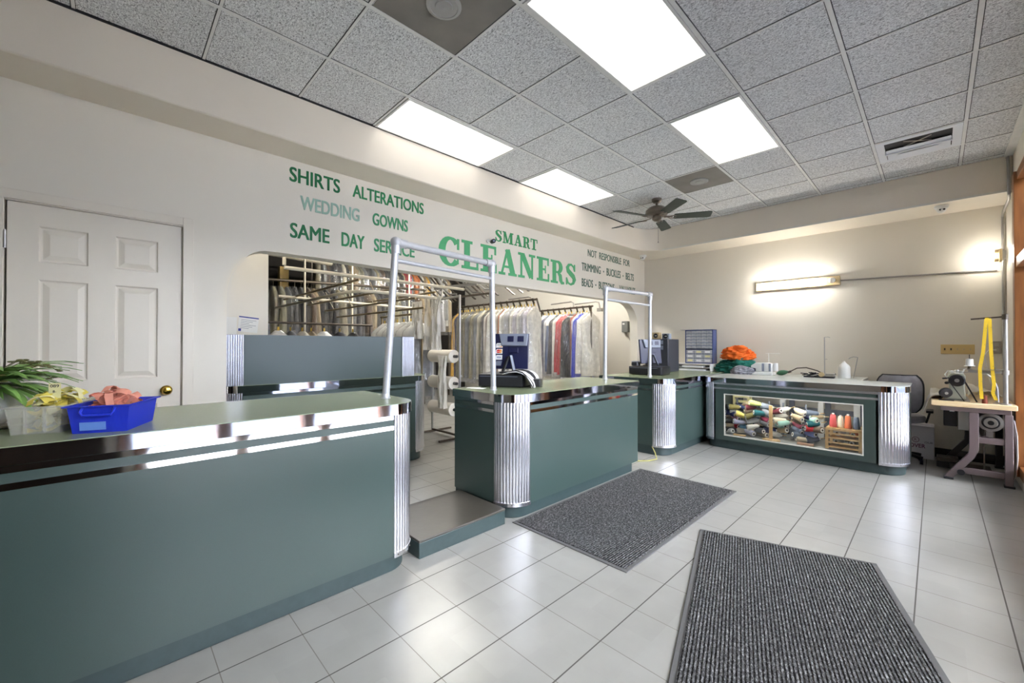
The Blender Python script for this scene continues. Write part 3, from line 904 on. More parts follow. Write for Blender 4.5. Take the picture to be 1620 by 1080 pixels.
# ------------------------------------------------------------------ floor mats
def floor_mat_obj(label, cx, cy, w, l, rot):
    t = thing('floor_mat', label, 'mat', (cx, cy, 0.0), 'grey entrance mats', local=True, rotz=rot)
    e = 0.028
    MB().box(-w / 2 + e, -l / 2 + e, 0.0, w / 2 - e, l / 2 - e, 0.011).build('pile', M['carpet'], t)
    b = MB()
    for (a, b_, c_, d) in ((-w / 2, -l / 2, w / 2, -l / 2 + e), (-w / 2, l / 2 - e, w / 2, l / 2), (-w / 2, -l / 2 + e, -w / 2 + e, l / 2 - e), (w / 2 - e, -l / 2 + e, w / 2, l / 2 - e)):
        b.box(a, b_, 0.0, c_, d, 0.007)
    b.build('rubber_border', M['carpet_edge'], t, bevel=0.003)
floor_mat_obj('charcoal ribbed mat lying along the front of the register counter', -1.776, 3.180, 0.975, 1.95, 0.0)
_u = Vector((0.953, 0.290)).normalized(); _d = Vector((_u.y, -_u.x))
_c = Vector((-0.7385, 3.258)) + _d * 1.0
floor_mat_obj('charcoal ribbed mat nearest the viewer lying at an angle on the tiles', _c.x, _c.y, 0.995, 2.0, math.atan2(_u.y, _u.x))

# ------------------------------------------------------------------ garment gates of pipe across the counter gaps
def gate(label, b0, t0, b1, t1, low, r=0.0235):
    g_ = thing('pipe_arch', label, 'rail', ((b0[0] + b1[0]) / 2, (b0[1] + b1[1]) / 2, min(b0[2], b1[2])), 'pipe arches standing on the counters')
    for b_, t_ in ((b0, t0), (b1, t1)):
        MB().cyl(b_, t_, r, n=20).build('post', M['pipe'], g_)
        MB().lathe([(0.031, 0), (0.031, 0.004), (0.027, 0.008), (0.0255, 0.03), (0.024, 0.032)], b_, 20).build('floor_flange', M['pipe'], g_)
        e = MB(); e.ball(t_, 0.037); e.cyl((t_[0], t_[1], t_[2] - 0.075), (t_[0], t_[1], t_[2] - 0.01), 0.030)
        d = (Vector(t1) - Vector(t0)).normalized() * (1 if t_ is t0 else -1)
        e.cyl(Vector(t_), Vector(t_) + d * 0.08, 0.030)
        e.build('elbow_fitting', M['pipe'], g_)
    MB().cyl(t0, t1, r, n=20).build('top_rail', M['pipe'], g_)
    k0 = Vector(b0).lerp(Vector(t0), (low - b0[2]) / (t0[2] - b0[2])); k1 = Vector(b1).lerp(Vector(t1), (low - b1[2]) / (t1[2] - b1[2]))
    MB().cyl(k0, k1, 0.014, n=14).build('lower_rail', M['pipe'], g_)
gate('taller near silver pipe arch bridging the two nearest counters', (-2.50, 1.285, ZA), (-2.50, 1.355, 2.04), (-2.62, 2.33, ZB), (-2.62, 2.31, 2.045), 1.92)
gate('farther silver pipe arch from the register counter to the corner counter', (-2.56, 3.93, ZB), (-2.56, 3.945, 1.985), (-2.56, 4.955, ZC), (-2.56, 4.97, 2.005), 1.865, 0.022)

# ------------------------------------------------------------------ on the nearest counter
rnd = random.Random(7)
M['plant'] = mat('plant_leaf', (128, 166, 88), 0.5, var=0.35, vscale=14)
M['plant_red'] = mat('reddish_leaf', (104, 104, 60), 0.5, var=0.4, vscale=24)
M['vase'] = mat('glazed_white_ceramic', (228, 228, 224), 0.15, bump=0.25, bscale=38)
M['brownplate'] = mat('brown_ceramic', (120, 112, 96), 0.3)

vp = (-2.80, -0.385, ZA)
t = thing('potted_plant', 'leafy green plant in an embossed white vase at the left end of the near counter', 'plant', vp)
MB().lathe([(0.001, 0.0), (0.135, 0.0), (0.150, 0.010), (0.150, 0.016), (0.09, 0.012), (0.001, 0.012)], (vp[0], vp[1], vp[2]), 32).build('saucer', M['brownplate'], t)
MB().lathe([(0.001, 0.014), (0.06, 0.014), (0.10, 0.045), (0.128, 0.095), (0.126, 0.13), (0.105, 0.165), (0.085, 0.180), (0.098, 0.195), (0.092, 0.197), (0.078, 0.182), (0.09, 0.16), (0.001, 0.15)], vp, 36).build('vase', M['vase'], t)
lf = MB(); rl = MB()
for i in range(120):
    a = rnd.uniform(0, 2 * PI); L = rnd.uniform(0.16, 0.34); up = rnd.uniform(0.25, 1.25); w = rnd.uniform(0.012, 0.022)
    rows = []
    side = Vector((-math.sin(a), math.cos(a), 0))
    for k in range(7):
        q = k / 6
        rr = 0.03 + L * q * math.cos(up * (1 - q * 0.9)); z = 0.16 + L * (q * math.sin(up) - 0.62 * q * q)
        p = Vector((vp[0] + math.cos(a) * rr, vp[1] + math.sin(a) * rr, vp[2] + z))
        ww = w * math.sin(PI * (0.12 + 0.86 * q))
        rows.append([p - side * ww, p + Vector((0, 0, -0.002)), p + side * ww])
    lf.sheet(rows, 0.0008)
lf.build('foliage', M['plant'], t)
for i in range(9):
    a = rnd.uniform(-0.4, 1.9) ; L = rnd.uniform(0.14, 0.26); z0 = rnd.uniform(0.20, 0.28)
    pts = [Vector((vp[0] + math.cos(a) * (0.02 + L * q), vp[1] + math.sin(a) * (0.02 + L * q), vp[2] + 0.17 + (z0 - 0.17) * q + 0.06 * math.sin(PI * q) )) for q in (0, 0.3, 0.6, 0.85, 1)]
    rl.tube(pts, 0.0016, 6)
    for q in range(2, 5):
        for s_ in (-1, 1):
            c_ = pts[q] + Vector((-math.sin(a), math.cos(a), 0.2)) * 0.014 * s_
            rl.ball(c_, 0.014, (1.0, 0.8, 0.3), 8, 6)
rl.build('sprig', M['plant_red'], t)

def bin_shell(w, d, h, th=0.0035, taper=0.012):
    b = MB()
    o = [(taper, taper, 0), (w - taper, taper, 0), (w - taper, d - taper, 0), (taper, d - taper, 0)]
    top = [(0, 0, h), (w, 0, h), (w, d, h), (0, d, h)]
    oi = [(taper + th, taper + th, th), (w - taper - th, taper + th, th), (w - taper - th, d - taper - th, th), (taper + th, d - taper - th, th)]
    ti = [(th, th, h), (w - th, th, h), (w - th, d - th, h), (th, d - th, h)]
    vs = o + top + oi + ti
    fs = [(3, 2, 1, 0), (8, 9, 10, 11)]
    for i in range(4):
        j = (i + 1) % 4
        fs += [(i, j, 4 + j, 4 + i), (8 + j, 8 + i, 12 + i, 12 + j), (4 + i, 4 + j, 12 + j, 12 + i)]
    b.add(vs, fs)
    return b

M['clearbin'] = film_mat('frosted_clear_plastic', (226, 224, 212), 0.28, 0.2, 0.12, 0.1)
M['bluebin'] = film_mat('translucent_blue_plastic', (34, 54, 196), 0.86, 0.15, 0.10, 0.1)
M['blue'] = mat('blue_plastic', (36, 56, 196), 0.3)
M['bluelabel'] = mat('pale_blue_label', (96, 134, 204), 0.6)
M['yellowtag'] = mat('yellow_paper', (222, 204, 92), 0.8, var=0.10, vscale=12)
M['paletag'] = mat('pale_yellow_paper', (232, 226, 170), 0.8, var=0.05)
M['pinktag'] = mat('salmon_pink_paper', (226, 150, 128), 0.8, var=0.10, vscale=12)

BA = math.radians(68.5)
def storage_bin(label, x, y, bm, handle, w=0.190, name='storage_bin'):
    d, h = 0.275, 0.108
    t = thing(name, label, 'bin', (x, y, ZA), 'open tag bins on the near counter', local=True, rotz=BA)
    bin_shell(w, d, h).build('tub', bm, t, fix=True)
    r = MB(); e = 0.012
    r.box(-e, -e, h - 0.004, w + e, 0.002, h + 0.001); r.box(-e, d - 0.002, h - 0.004, w + e, d + e, h + 0.001)
    r.box(-e, 0.002, h - 0.004, 0.002, d - 0.002, h + 0.001); r.box(w - 0.002, 0.002, h - 0.004, w + e, d - 0.002, h + 0.001)
    r.build('rim', bm, t, bevel=0.002)
    if handle:
        MB().tube([(0.045, 0.003, h - 0.006), (0.045, -0.014, h - 0.022), (0.052, -0.016, h - 0.034), (0.138, -0.016, h - 0.034), (0.145, -0.014, h - 0.022), (0.145, 0.003, h - 0.006)], 0.0045, 8).build('handle', M['blue'], t)
        MB().add([(0.036, 0.0055, 0.012), (0.115, 0.0055, 0.012), (0.115, 0.0025, 0.044), (0.036, 0.0025, 0.044), (0.036, 0.0085, 0.012), (0.115, 0.0085, 0.012), (0.115, 0.0055, 0.044), (0.036, 0.0055, 0.044)],
                 [(0, 1, 2, 3), (7, 6, 5, 4), (0, 4, 5, 1), (1, 5, 6, 2), (2, 6, 7, 3), (3, 7, 4, 0)]).build('paper_label', M['bluelabel'], t)
    else:
        for u in (0.055, 0.110):
            MB().box(u - 0.003, 0.0, 0.006, u + 0.003, 0.012, h - 0.004).build('rib', bm, t)
    return t
b1 = storage_bin('clear plastic bin heaped with yellow paper tags', -2.470, -0.290, M['clearbin'], False, 0.165)
b2 = storage_bin('translucent blue plastic bin heaped with pink paper tags', -2.349, -0.122, M['bluebin'], True)

def tag_mesh(m, L=0.085, W=0.026, bend=0.02, twist=0.4):
    rows = []
    for i in range(8):
        q = i / 7
        z = bend * math.sin(PI * q * 1.1) + 0.004 * math.sin(q * 9)
        tw = twist * (q - 0.5)
        rows.append([Vector((L * (q - 0.5), W * (s_) * math.cos(tw), z + W * s_ * math.sin(tw))) for s_ in (-0.5, 0, 0.5)])
    return MB().sheet(rows, 0.0012).mesh('paper_tag', m)
def heap(bx, by, meshes, label, group, n, seed, name, w=0.190):
    r_ = random.Random(seed)
    rot = Matrix.Rotation(BA, 3, 'Z')
    for i in range(n):
        u = r_.uniform(0.056, w - 0.056); v = r_.uniform(0.062, 0.212)
        hump = (1 - ((u - w / 2) / 0.12) ** 2) * (1 - ((v - 0.14) / 0.2) ** 2)
        k = i / n
        if k > 0.72:
            u = r_.uniform(0.035, w - 0.035); v = r_.uniform(0.04, 0.235)
        z = 0.016 + k * (0.094 + 0.034 * hump)
        p = rot @ Vector((u, v, 0))
        o = bpy.data.objects.new(name, meshes[i % len(meshes)])
        C.objects.link(o)
        o.location = (bx + p.x, by + p.y, ZA + z)
        o.rotation_euler = (r_.uniform(-0.5, 0.5), r_.uniform(-0.45, 0.45), r_.uniform(0, 2 * PI))
        tag(o, label, 'tag', group)
ym = [tag_mesh(M['yellowtag'], 0.085, 0.028, 0.018, 0.5), tag_mesh(M['yellowtag'], 0.075, 0.03, -0.015, -0.6), tag_mesh(M['paletag'], 0.08, 0.026, 0.024, 0.3)]
pm = [tag_mesh(M['pinktag'], 0.085, 0.026, 0.022, 0.6), tag_mesh(M['pinktag'], 0.078, 0.028, -0.02, -0.5), tag_mesh(M['pinktag'], 0.09, 0.026, 0.03, 1.0)]
heap(-2.470, -0.290, ym, 'yellow paper tag in the heap filling the clear plastic bin', 'yellow tags in the clear bin', 84, 3, 'paper_tag', 0.165)
heap(-2.349, -0.122, pm, 'salmon pink paper tag in the heap filling the blue bin', 'pink tags in the blue bin', 80, 5, 'paper_tag')
t = thing('paper_tag', 'pale yellow paper tag standing upright on the yellow heap, numbered 089', 'tag', (-2.53, -0.165, ZA + 0.142), local=True, rotz=math.radians(58), group='yellow tags in the clear bin')
MB().box(-0.021, 0, -0.012, 0.021, 0.0012, 0.050).build('card', M['paletag'], t)
b = fit_text(text_mb('089', 1, 0.0, 0.0003), 0.030, 0.012); b.v = [(x - 0.015, -0.0006 - z, y + 0.032) for x, y, z in b.v]
b.build('number', M['ink'], t, fix=False)
b = fit_text(text_mb('8-', 1, 0.0, 0.0003), 0.012, 0.010); b.v = [(x - 0.006, -0.0006 - z, y + 0.010) for x, y, z in b.v]
b.build('number', M['ink'], t, fix=False)

# ------------------------------------------------------------------ registers
M['visa'] = mat('card_sticker_blue', (34, 52, 140), 0.5)
M['mcred'] = mat('card_sticker_red', (214, 52, 44), 0.5)
M['mcyel'] = mat('card_sticker_orange', (238, 162, 44), 0.5)
def flat(poly, y0, y1, name, m, par):
    return MB().prism(poly, y0, y1, lambda u, v, z: (u, z, v)).build(name, m, par)
def register(name, label, loc, rot, lean, group, stickers=True):
    """point-of-sale screen seen from behind; local -y is the side towards the customers"""
    t = thing(name, label, 'screen', loc, group, local=True, rotz=rot)
    # foot and A-shaped stand
    MB().prism([(-0.09, -0.04), (0.09, -0.04), (0.10, 0.10), (-0.10, 0.10)], 0, 0.012).build('foot', M['black'], t, bevel=0.004)
    s1 = MB(); s1.beam((-0.055, -0.035, 0.012), (-0.012, 0.012, 0.155), 0.030, 0.016); s1.beam((0.055, -0.035, 0.012), (0.012, 0.012, 0.155), 0.030, 0.016)
    s1.build('stand', M['black'], t)
    MB().beam((0.060, -0.043, 0.016), (0.014, 0.002, 0.165), 0.024, 0.006).build('stand_cover', M['greyplastic'], t)
    R = Matrix.Translation((0, 0.03, 0.035)) @ Matrix.Rotation(lean, 4, 'X')
    W2, H = 0.170, 0.345
    MB().prism([(-W2, 0), (W2, 0), (W2, H), (-W2, H)], 0.0, 0.028, lambda u, v, z: (u, z, v)).xf(R).build('screen_housing', M['navy'], t, bevel=0.006)
    MB().prism([(-W2 + 0.075, H - 0.125), (W2 - 0.012, H - 0.125), (W2 - 0.002, H - 0.004), (-W2 + 0.045, H - 0.004)], -0.022, 0.002, lambda u, v, z: (u, z, v)).xf(R).build('vent_hood', M['greyplastic'], t, bevel=0.008)
    for u in (-0.035, 0.065):
        MB().box(u, -0.0245, H - 0.085, u + 0.062, -0.0215, H - 0.030).xf(R).build('vent_grille', M['navy'], t)
    MB().box(-0.02, -0.006, 0.155, 0.07, 0.002, 0.205).xf(R).build('mount_plate', M['navy'], t, bevel=0.003)
    MB().box(-W2 + 0.012, 0.0275, 0.014, W2 - 0.012, 0.030, H - 0.014).xf(R).build('screen', mat('dark_screen_glass', (14, 16, 22), 0.1), t)
    if stickers:
        for i, z in enumerate((0.205, 0.147, 0.088)):
            x0 = -W2 + 0.016
            q = MB().prism([(x0, z), (x0 + 0.068, z), (x0 + 0.068, z + 0.046), (x0 + 0.012, z + 0.046), (x0, z + 0.034)], -0.0012, 0.0002, lambda u, v, w: (u, w, v)).xf(R)
            st_ = q.build('card_sticker', M['paper'], t)
            if i == 0:
                MB().prism([(x0 + 0.022, z + 0.006), (x0 + 0.062, z + 0.006), (x0 + 0.062, z + 0.016)], -0.0018, -0.001, lambda u, v, w: (u, w, v)).xf(R).build('sticker_arc', M['mcyel'], st_)
                b = fit_text(text_mb('DISCOVER', 1, 0, 0.0003), 0.046, 0.010)
                b.v = [(x + x0 + 0.014, -0.0016 - w, y + z + 0.024) for x, y, w in b.v]; b.xf(R).build('sticker_lettering', M['ink'], st_, fix=False)
            if i == 1:
                for cx, mm in ((0.025, 'mcred'), (0.044, 'mcyel')):
                    MB().prism([(x0 + cx + 0.018 * math.cos(a * PI / 10), z + 0.023 + 0.018 * math.sin(a * PI / 10)) for a in range(20)], -0.0020 if mm == 'mcred' else -0.0017, -0.001, lambda u, v, w: (u, w, v)).xf(R).build('sticker_disc', M[mm], st_)
                b = fit_text(text_mb('MasterCard', 1, 0, 0.0003), 0.052, 0.010)
                b.v = [(x + x0 + 0.008, -0.0026 - w, y + z + 0.018) for x, y, w in b.v]; b.xf(R).build('sticker_lettering', M['paper'], st_, fix=False)
            if i == 2:
                b = fit_text(text_mb('VISA', 1, 0.02, 0.0003), 0.046, 0.017)
                b.v = [(x + x0 + 0.012, -0.0018 - w, y + z + 0.014) for x, y, w in b.v]; b.xf(R).build('sticker_lettering', M['visa'], st_, fix=False)
        flat([(-W2 + 0.01, 0.03), (-W2 + 0.075, 0.03), (-W2 + 0.085, 0.075), (-W2 + 0.03, 0.075)], -0.003, 0.0005, 'cover_plate', M['greyplastic'], t).data.transform(R)
    return t
def drawer_box(label, loc, rot, w, d, h):
    t = thing('cash_drawer', label, 'cash drawer', loc, 'black cash drawers on the counters', local=True, rotz=rot)
    MB().prism([(-w / 2, -d / 2), (w / 2 - 0.05, -d / 2), (w / 2 - 0.02, -d / 2 + 0.008), (w / 2 - 0.004, -d / 2 + 0.03), (w / 2, -d / 2 + 0.06), (w / 2, d / 2), (-w / 2, d / 2)], 0.006, h).build('case', M['black'], t, bevel=0.006)
    MB().box(-w / 2 + 0.012, -d / 2 - 0.001, h - 0.022, w / 2 - 0.06, -d / 2 + 0.004, h - 0.017).build('top_seam', M['greyplastic'], t)
    MB().box(-w / 2 + 0.02, d / 2 - 0.002, 0.014, w / 2 - 0.02, d / 2 + 0.012, h - 0.012).build('drawer_front', M['black'], t, bevel=0.003)
    for sx in (-1, 1):
        for sy in (-1, 1):
            MB().cyl((sx * (w / 2 - 0.05), sy * (d / 2 - 0.05), 0), (sx * (w / 2 - 0.05), sy * (d / 2 - 0.05), 0.007), 0.012, n=12).build('foot', M['black'], t)
    return t
RA = math.radians(31)
dc = Vector((-2.835, 2.69, ZB))
drawer_box('black cash drawer under the screen on the register counter', dc, RA, 0.43, 0.40, 0.118)
register('register_screen', 'navy backed register screen with card stickers on the middle counter', (dc.x + 0.005, dc.y + 0.03, ZB + 0.118), RA, math.radians(-10), 'register screens')
# white arched cover strapped with black cables over the drawer's corner
t = thing('arched_cover', 'white arched plastic cover with black cables over the cash drawer corner', 'cover', (dc.x, dc.y, ZB), local=True, rotz=RA)
AP = [(0.03, 0.1215), (0.09, 0.136), (0.15, 0.142), (0.20, 0.132), (0.235, 0.110), (0.262, 0.075), (0.278, 0.038), (0.285, 0.004)]
rows = []
for k, (u, z) in enumerate(AP):
    rows.append([Vector((u + 0.012 * math.sin(j * 0.8), -0.215 + 0.36 * j / 9 - 0.05 * (1 - k / 7) * (1 - j / 9), z + 0.004 * math.sin(j * 1.7 + k))) for j in range(10)])
MB().sheet(rows, 0.004).build('arch', M['white'], t, angle=70)
for j, y0 in enumerate((-0.222, -0.20, -0.06, -0.03, 0.02)):
    pts = [Vector((u + 0.006 + 0.010 * math.sin(k + j), y0 - 0.03 * (1 - k / 7) + 0.015 * math.sin(k * 0.9 + j * 2), z + 0.008)) for k, (u, z) in enumerate(AP)]
    MB().tube(pts, 0.005, 8).build('cable', M['black'], t)
MB().box(0.26, -0.10, 0.0, 0.34, 0.03, 0.07).build('plug_block', M['black'], t, bevel=0.01)
t = thing('loose_papers', 'loose white papers by the pole foot on the register counter', 'papers', (-2.86, 2.33, ZB), local=True, rotz=0.5)
for i, (x, y, r) in enumerate(((-0.02, 0.0, 0.2), (0.04, -0.03, -0.1))):
    MB().box(-0.06, -0.04, 0.0007 * i, 0.06, 0.04, 0.0007 * (i + 1)).xf(Matrix.Translation((x, y, 0)) @ Matrix.Rotation(r, 4, 'Z')).build('sheet', M['paper'], t)

# corner counter register
dc2 = Vector((-2.80, 5.42, ZC))
RB = math.radians(8)
drawer_box('black cash drawer on the corner counter under the angled screen', dc2, RB, 0.46, 0.36, 0.115)
register('register_screen', 'dark register screen turned edge on at the corner counter', (dc2.x + 0.02, dc2.y + 0.06, ZC + 0.115), math.radians(62), math.radians(-8), 'register screens', stickers=False)
t = thing('ticket_printer', 'small round topped black device on the corner cash drawer', 'device', (-3.00, 5.40, ZC + 0.115))
MB().lathe([(0.001, 0), (0.062, 0), (0.064, 0.03), (0.058, 0.05), (0.001, 0.052)], (-3.00, 5.40, ZC + 0.115), 20).build('base', M['black'], t)
MB().lathe([(0.001, 0), (0.064, 0), (0.066, 0.006), (0.05, 0.012), (0.001, 0.012)], (-3.00, 5.40, ZC + 0.168), 20).build('lid', M['greyplastic'], t)
t = thing('computer_tower', 'tall dark grey computer case behind the corner register screen', 'computer', (-2.98, 6.08, ZC), local=True)
MB().box(-0.185, -0.10, 0.0, 0.185, 0.28, 0.50).build('case', mat('dark_grey_case', (50, 52, 60), 0.4), t, bevel=0.01)
MB().box(-0.13, -0.104, 0.42, 0.11, -0.099, 0.48).build('drive_bay', M['greyplastic'], t)
MB().box(-0.13, -0.104, 0.34, 0.11, -0.099, 0.40).build('drive_bay', M['greyplastic'], t)
MB().box(-0.10, -0.104, 0.22, 0.06, -0.099, 0.30).build('badge_panel', M['black'], t)
for i, (x, lab, h_) in enumerate(((-3.03, 'left desk clock of two on the computer case', 0.105), (-2.87, 'right desk clock of two on the computer case', 0.085))):
    t = thing('desk_clock', lab, 'clock', (x, 6.10, ZC + 0.50), 'small clocks on the computer')
    MB().box(x - 0.058, 6.06, ZC + 0.50, x + 0.058, 6.14, ZC + 0.50 + h_).build('case', M['tanbox'] if i == 0 else M['greyplastic'], t, bevel=0.008)
    MB().cyl((x, 6.058, ZC + 0.50 + h_ / 2), (x, 6.062, ZC + 0.50 + h_ / 2), 0.036, n=20).build('dial', M['black'], t)
    MB().box(x - 0.012, 6.0555, ZC + 0.497 + h_ / 2, x + 0.02, 6.0575, ZC + 0.505 + h_ / 2).build('hand', M['white'], t)

# ------------------------------------------------------------------ thread cones in the display counter
HEAP0 = [('yg',-1.636,0.603,12), ('tan',-1.741,0.569,-20), ('navy',-1.824,0.524,25), ('maroon',-1.698,0.542,-10), ('greyblue',-1.522,0.570,15), ('olive',-1.882,0.531,0), ('white',-1.888,0.467,12), ('yellow',-1.802,0.440,30), ('brown',-1.710,0.492,-20), ('olive',-1.686,0.437,-25), ('teal',-1.588,0.482,10), ('grey',-1.511,0.495,25), ('pink',-1.863,0.390,10), ('navy',-1.915,0.433,5), ('lilac',-1.824,0.342,10), ('silver',-1.680,0.365,-10), ('burgundy',-1.517,0.400,15), ('red',-1.883,0.282,10), ('sky',-1.790,0.272,30), ('white',-1.662,0.295,-15), ('grey',-1.523,0.353,5), ('white',-1.338,0.545,-20), ('white',-1.370,0.463,0), ('cream',-1.370,0.416,0), ('mint',-1.328,0.386,-12), ('mint',-1.361,0.342,-5), ('charcoal',-1.571,0.265,0), ('navy',-1.482,0.272,0), ('cream',-1.806,0.200,0), ('lilac',-1.681,0.211,8), ('tan',-1.547,0.212,5), ('tan',-1.339,0.289,-15), ('black',-1.967,0.498,20), ('navy',-1.968,0.441,10), ('brown',-1.964,0.389,0), ('charcoal',-1.968,0.332,10), ('tan',-1.964,0.278,0), ('black',-1.964,0.221,0), ('silver',-1.935,0.197,-20), ('white',-1.430,0.236,20), ('maroon',-1.389,0.523,-25)]
HEAP1 = [('cream',-1.141,0.547,20), ('slate',-1.042,0.542,5), ('tan',-1.163,0.479,15), ('navy',-1.091,0.494,0), ('tan',-1.001,0.505,5), ('mint',-1.027,0.465,0), ('brown',-1.169,0.427,12), ('teal',-1.022,0.421,-8), ('navy',-1.095,0.422,0), ('rose',-1.169,0.376,15), ('red',-1.038,0.363,3), ('slate',-1.175,0.318,20), ('slate',-1.164,0.268,12), ('periwinkle',-1.043,0.293,-5), ('slate',-1.038,0.225,-10), ('cream',-1.132,0.226,10), ('brown',-0.971,0.360,-10)]
THREAD = {'yg': ((206, 214, 130), 'lime yellow'), 'tan': ((176, 158, 128), 'tan'), 'navy': ((38, 46, 92), 'navy'), 'maroon': ((112, 36, 48), 'maroon'),
          'greyblue': ((150, 158, 172), 'grey blue'), 'olive': ((122, 112, 62), 'olive'), 'white': ((226, 224, 216), 'white'), 'yellow': ((214, 196, 104), 'yellow'),
          'brown': ((108, 90, 74), 'brown'), 'teal': ((28, 96, 104), 'teal'), 'grey': ((134, 138, 144), 'grey'), 'pink': ((198, 146, 156), 'pink'),
          'lilac': ((178, 180, 206), 'lilac'), 'silver': ((186, 188, 190), 'silver'), 'burgundy': ((120, 24, 56), 'burgundy'), 'red': ((182, 30, 44), 'red'),
          'sky': ((118, 176, 214), 'sky blue'), 'cream': ((224, 212, 186), 'cream'), 'mint': ((166, 208, 192), 'mint green'), 'charcoal': ((66, 68, 74), 'charcoal'),
          'black': ((34, 34, 38), 'black'), 'slate': ((92, 102, 120), 'slate blue'), 'rose': ((164, 84, 100), 'rose'), 'periwinkle': ((136, 152, 208), 'periwinkle'),
          'coral': ((206, 84, 84), 'coral red'), 'orange': ((214, 112, 74), 'orange')}
ORD = ['first', 'second', 'third', 'fourth', 'fifth', 'sixth', 'seventh']
M['core'] = mat('white_cone_core', (232, 230, 224), 0.5)
CONE = {}
def cone_meshes(key):
    if key not in CONE:
        mm = mat('thread_' + key, THREAD[key][0], 0.75, bump=0.25, bscale=160)
        b = MB().lathe([(0.012, 0.004), (0.030, 0.004), (0.033, 0.012), (0.032, 0.03), (0.027, 0.085), (0.023, 0.112), (0.019, 0.118), (0.010, 0.118)], n=18)
        c_ = MB().lathe([(0.011, 0.0), (0.0225, 0.0), (0.0225, 0.006), (0.012, 0.012), (0.010, 0.125), (0.0125, 0.132), (0.0065, 0.132), (0.0065, 0.002)], n=14, cap=False)
        d = MB().lathe([(0.001, -0.0005), (0.011, -0.0005), (0.011, 0.004), (0.001, 0.004)], n=12)
        CONE[key] = (b.mesh('thread', mm), c_.mesh('core', M['core']), d.mesh('core_hole', M['black']))
    return CONE[key]
def thread_cone(key, loc, axis, label, group):
    t = thing('thread_cone', label, 'thread cone', loc, group, local=True)
    t.scale = (1.14, 1.14, 1.14)
    t.rotation_mode = 'QUATERNION'
    t.rotation_quaternion = Vector((0, 0, 1)).rotation_difference(Vector(axis).normalized())
    for nm, me in zip(('thread', 'core'), cone_meshes(key)):
        o = bpy.data.objects.new(nm, me); C.objects.link(o); o.parent = t
        if nm == 'core':
            h = bpy.data.objects.new('core_hole', cone_meshes(key)[2]); C.objects.link(h); h.parent = o
    return t
def cone_heap(data, where, group, seed, pegs):
    r_ = random.Random(seed)
    tot = {}
    for d in data: tot[d[0]] = tot.get(d[0], 0) + 1
    seen = {}
    for d in sorted(data, key=lambda q: (q[1], q[2])):
        key, x, z, tl = d
        seen[key] = seen.get(key, 0) + 1
        cn = THREAD[key][1]
        lab = ('only %s thread cone of %s' % (cn, where)) if tot[key] == 1 else ('%s thread cone of %s, %s of its colour from the left' % (cn, where, ORD[seen[key] - 1]))
        sgn = -1 if (int(x * 1000) % 2) else 1
        ax = Vector((sgn * 0.84, 0.52 * 1.0, -math.sin(math.radians(tl)) * sgn * 0.8 + 0.02)).normalized()
        y = r_.uniform(5.94, 6.05)
        c_ = Vector((x, y, z))
        st_ = c_ - ax * 0.062
        if st_.y < 5.85: st_.y = 5.85
        st_.z = max(st_.z, 0.215); st_.x = max(st_.x, -1.99)
        thread_cone(key, st_, ax, lab, group)
        pegs.append((st_ + ax * 0.10, st_ + ax * 0.19))
M['pegwood'] = M['ash']
for data, where, group, seed, px, lab, rname in (
        (HEAP0, 'the left heap', 'thread cones in the left heap', 11, (-1.90, -1.70, -1.52, -1.36), 'pale wooden peg rack holding the left heap of thread cones', 'thread_rack'),
        (HEAP1, 'the middle heap', 'thread cones in the middle heap', 12, (-1.12,), 'wooden peg rack holding the middle heap of thread cones', 'thread_rack')):
    pegs = []
    cone_heap(data, where, group, seed, pegs)
    zb = 0.172
    t = thing(rname, lab, 'rack', (sum(px) / len(px), 6.16, zb), 'thread racks in the display counter')
    for x in px:
        MB().box(x - 0.008, 6.145, zb + 0.02, x + 0.008, 6.165, 0.62).build('upright', M['greyplastic'], t)
    MB().box(min(px) - 0.10, 6.05, zb, max(px) + 0.10, 6.26, zb + 0.02).build('base', M['topwhite'], t)
    for p0, p1 in pegs:
        MB().cyl(p0, (p1[0], max(p1[1], 6.14), p1[2]), 0.005, n=8).build('peg', M['ash'], t)
# carved front post with a wedge shaped base, and two loose wood blocks
t = thing('thread_post', 'wooden post on a wedge base standing in front of the left heap', 'post', (-1.43, 5.87, 0.172))
MB().box(-1.447, 5.855, 0.185, -1.412, 5.882, 0.606).build('post', M['ash'], t, bevel=0.003)
MB().prism([(-1.52, 5.84), (-1.40, 5.81), (-1.325, 5.86), (-1.36, 5.92), (-1.49, 5.90)], 0.172, 0.192).build('base', M['ash'], t, bevel=0.002)
tag(MB().box(-1.86, 5.86, 0.172, -1.72, 5.91, 0.188).build('wood_block', M['ash'], bevel=0.003), 'pale wood strip lying under the left heap of thread', 'wood block', 'wood strips under the thread')
tag(MB().box(-1.16, 5.86, 0.172, -1.00, 5.91, 0.196).build('wood_block', wood_mat('pinkish_wood', (176, 132, 108), (196, 154, 130)), bevel=0.003), 'pinkish wood strip lying under the middle heap of thread', 'wood block', 'wood strips under the thread')
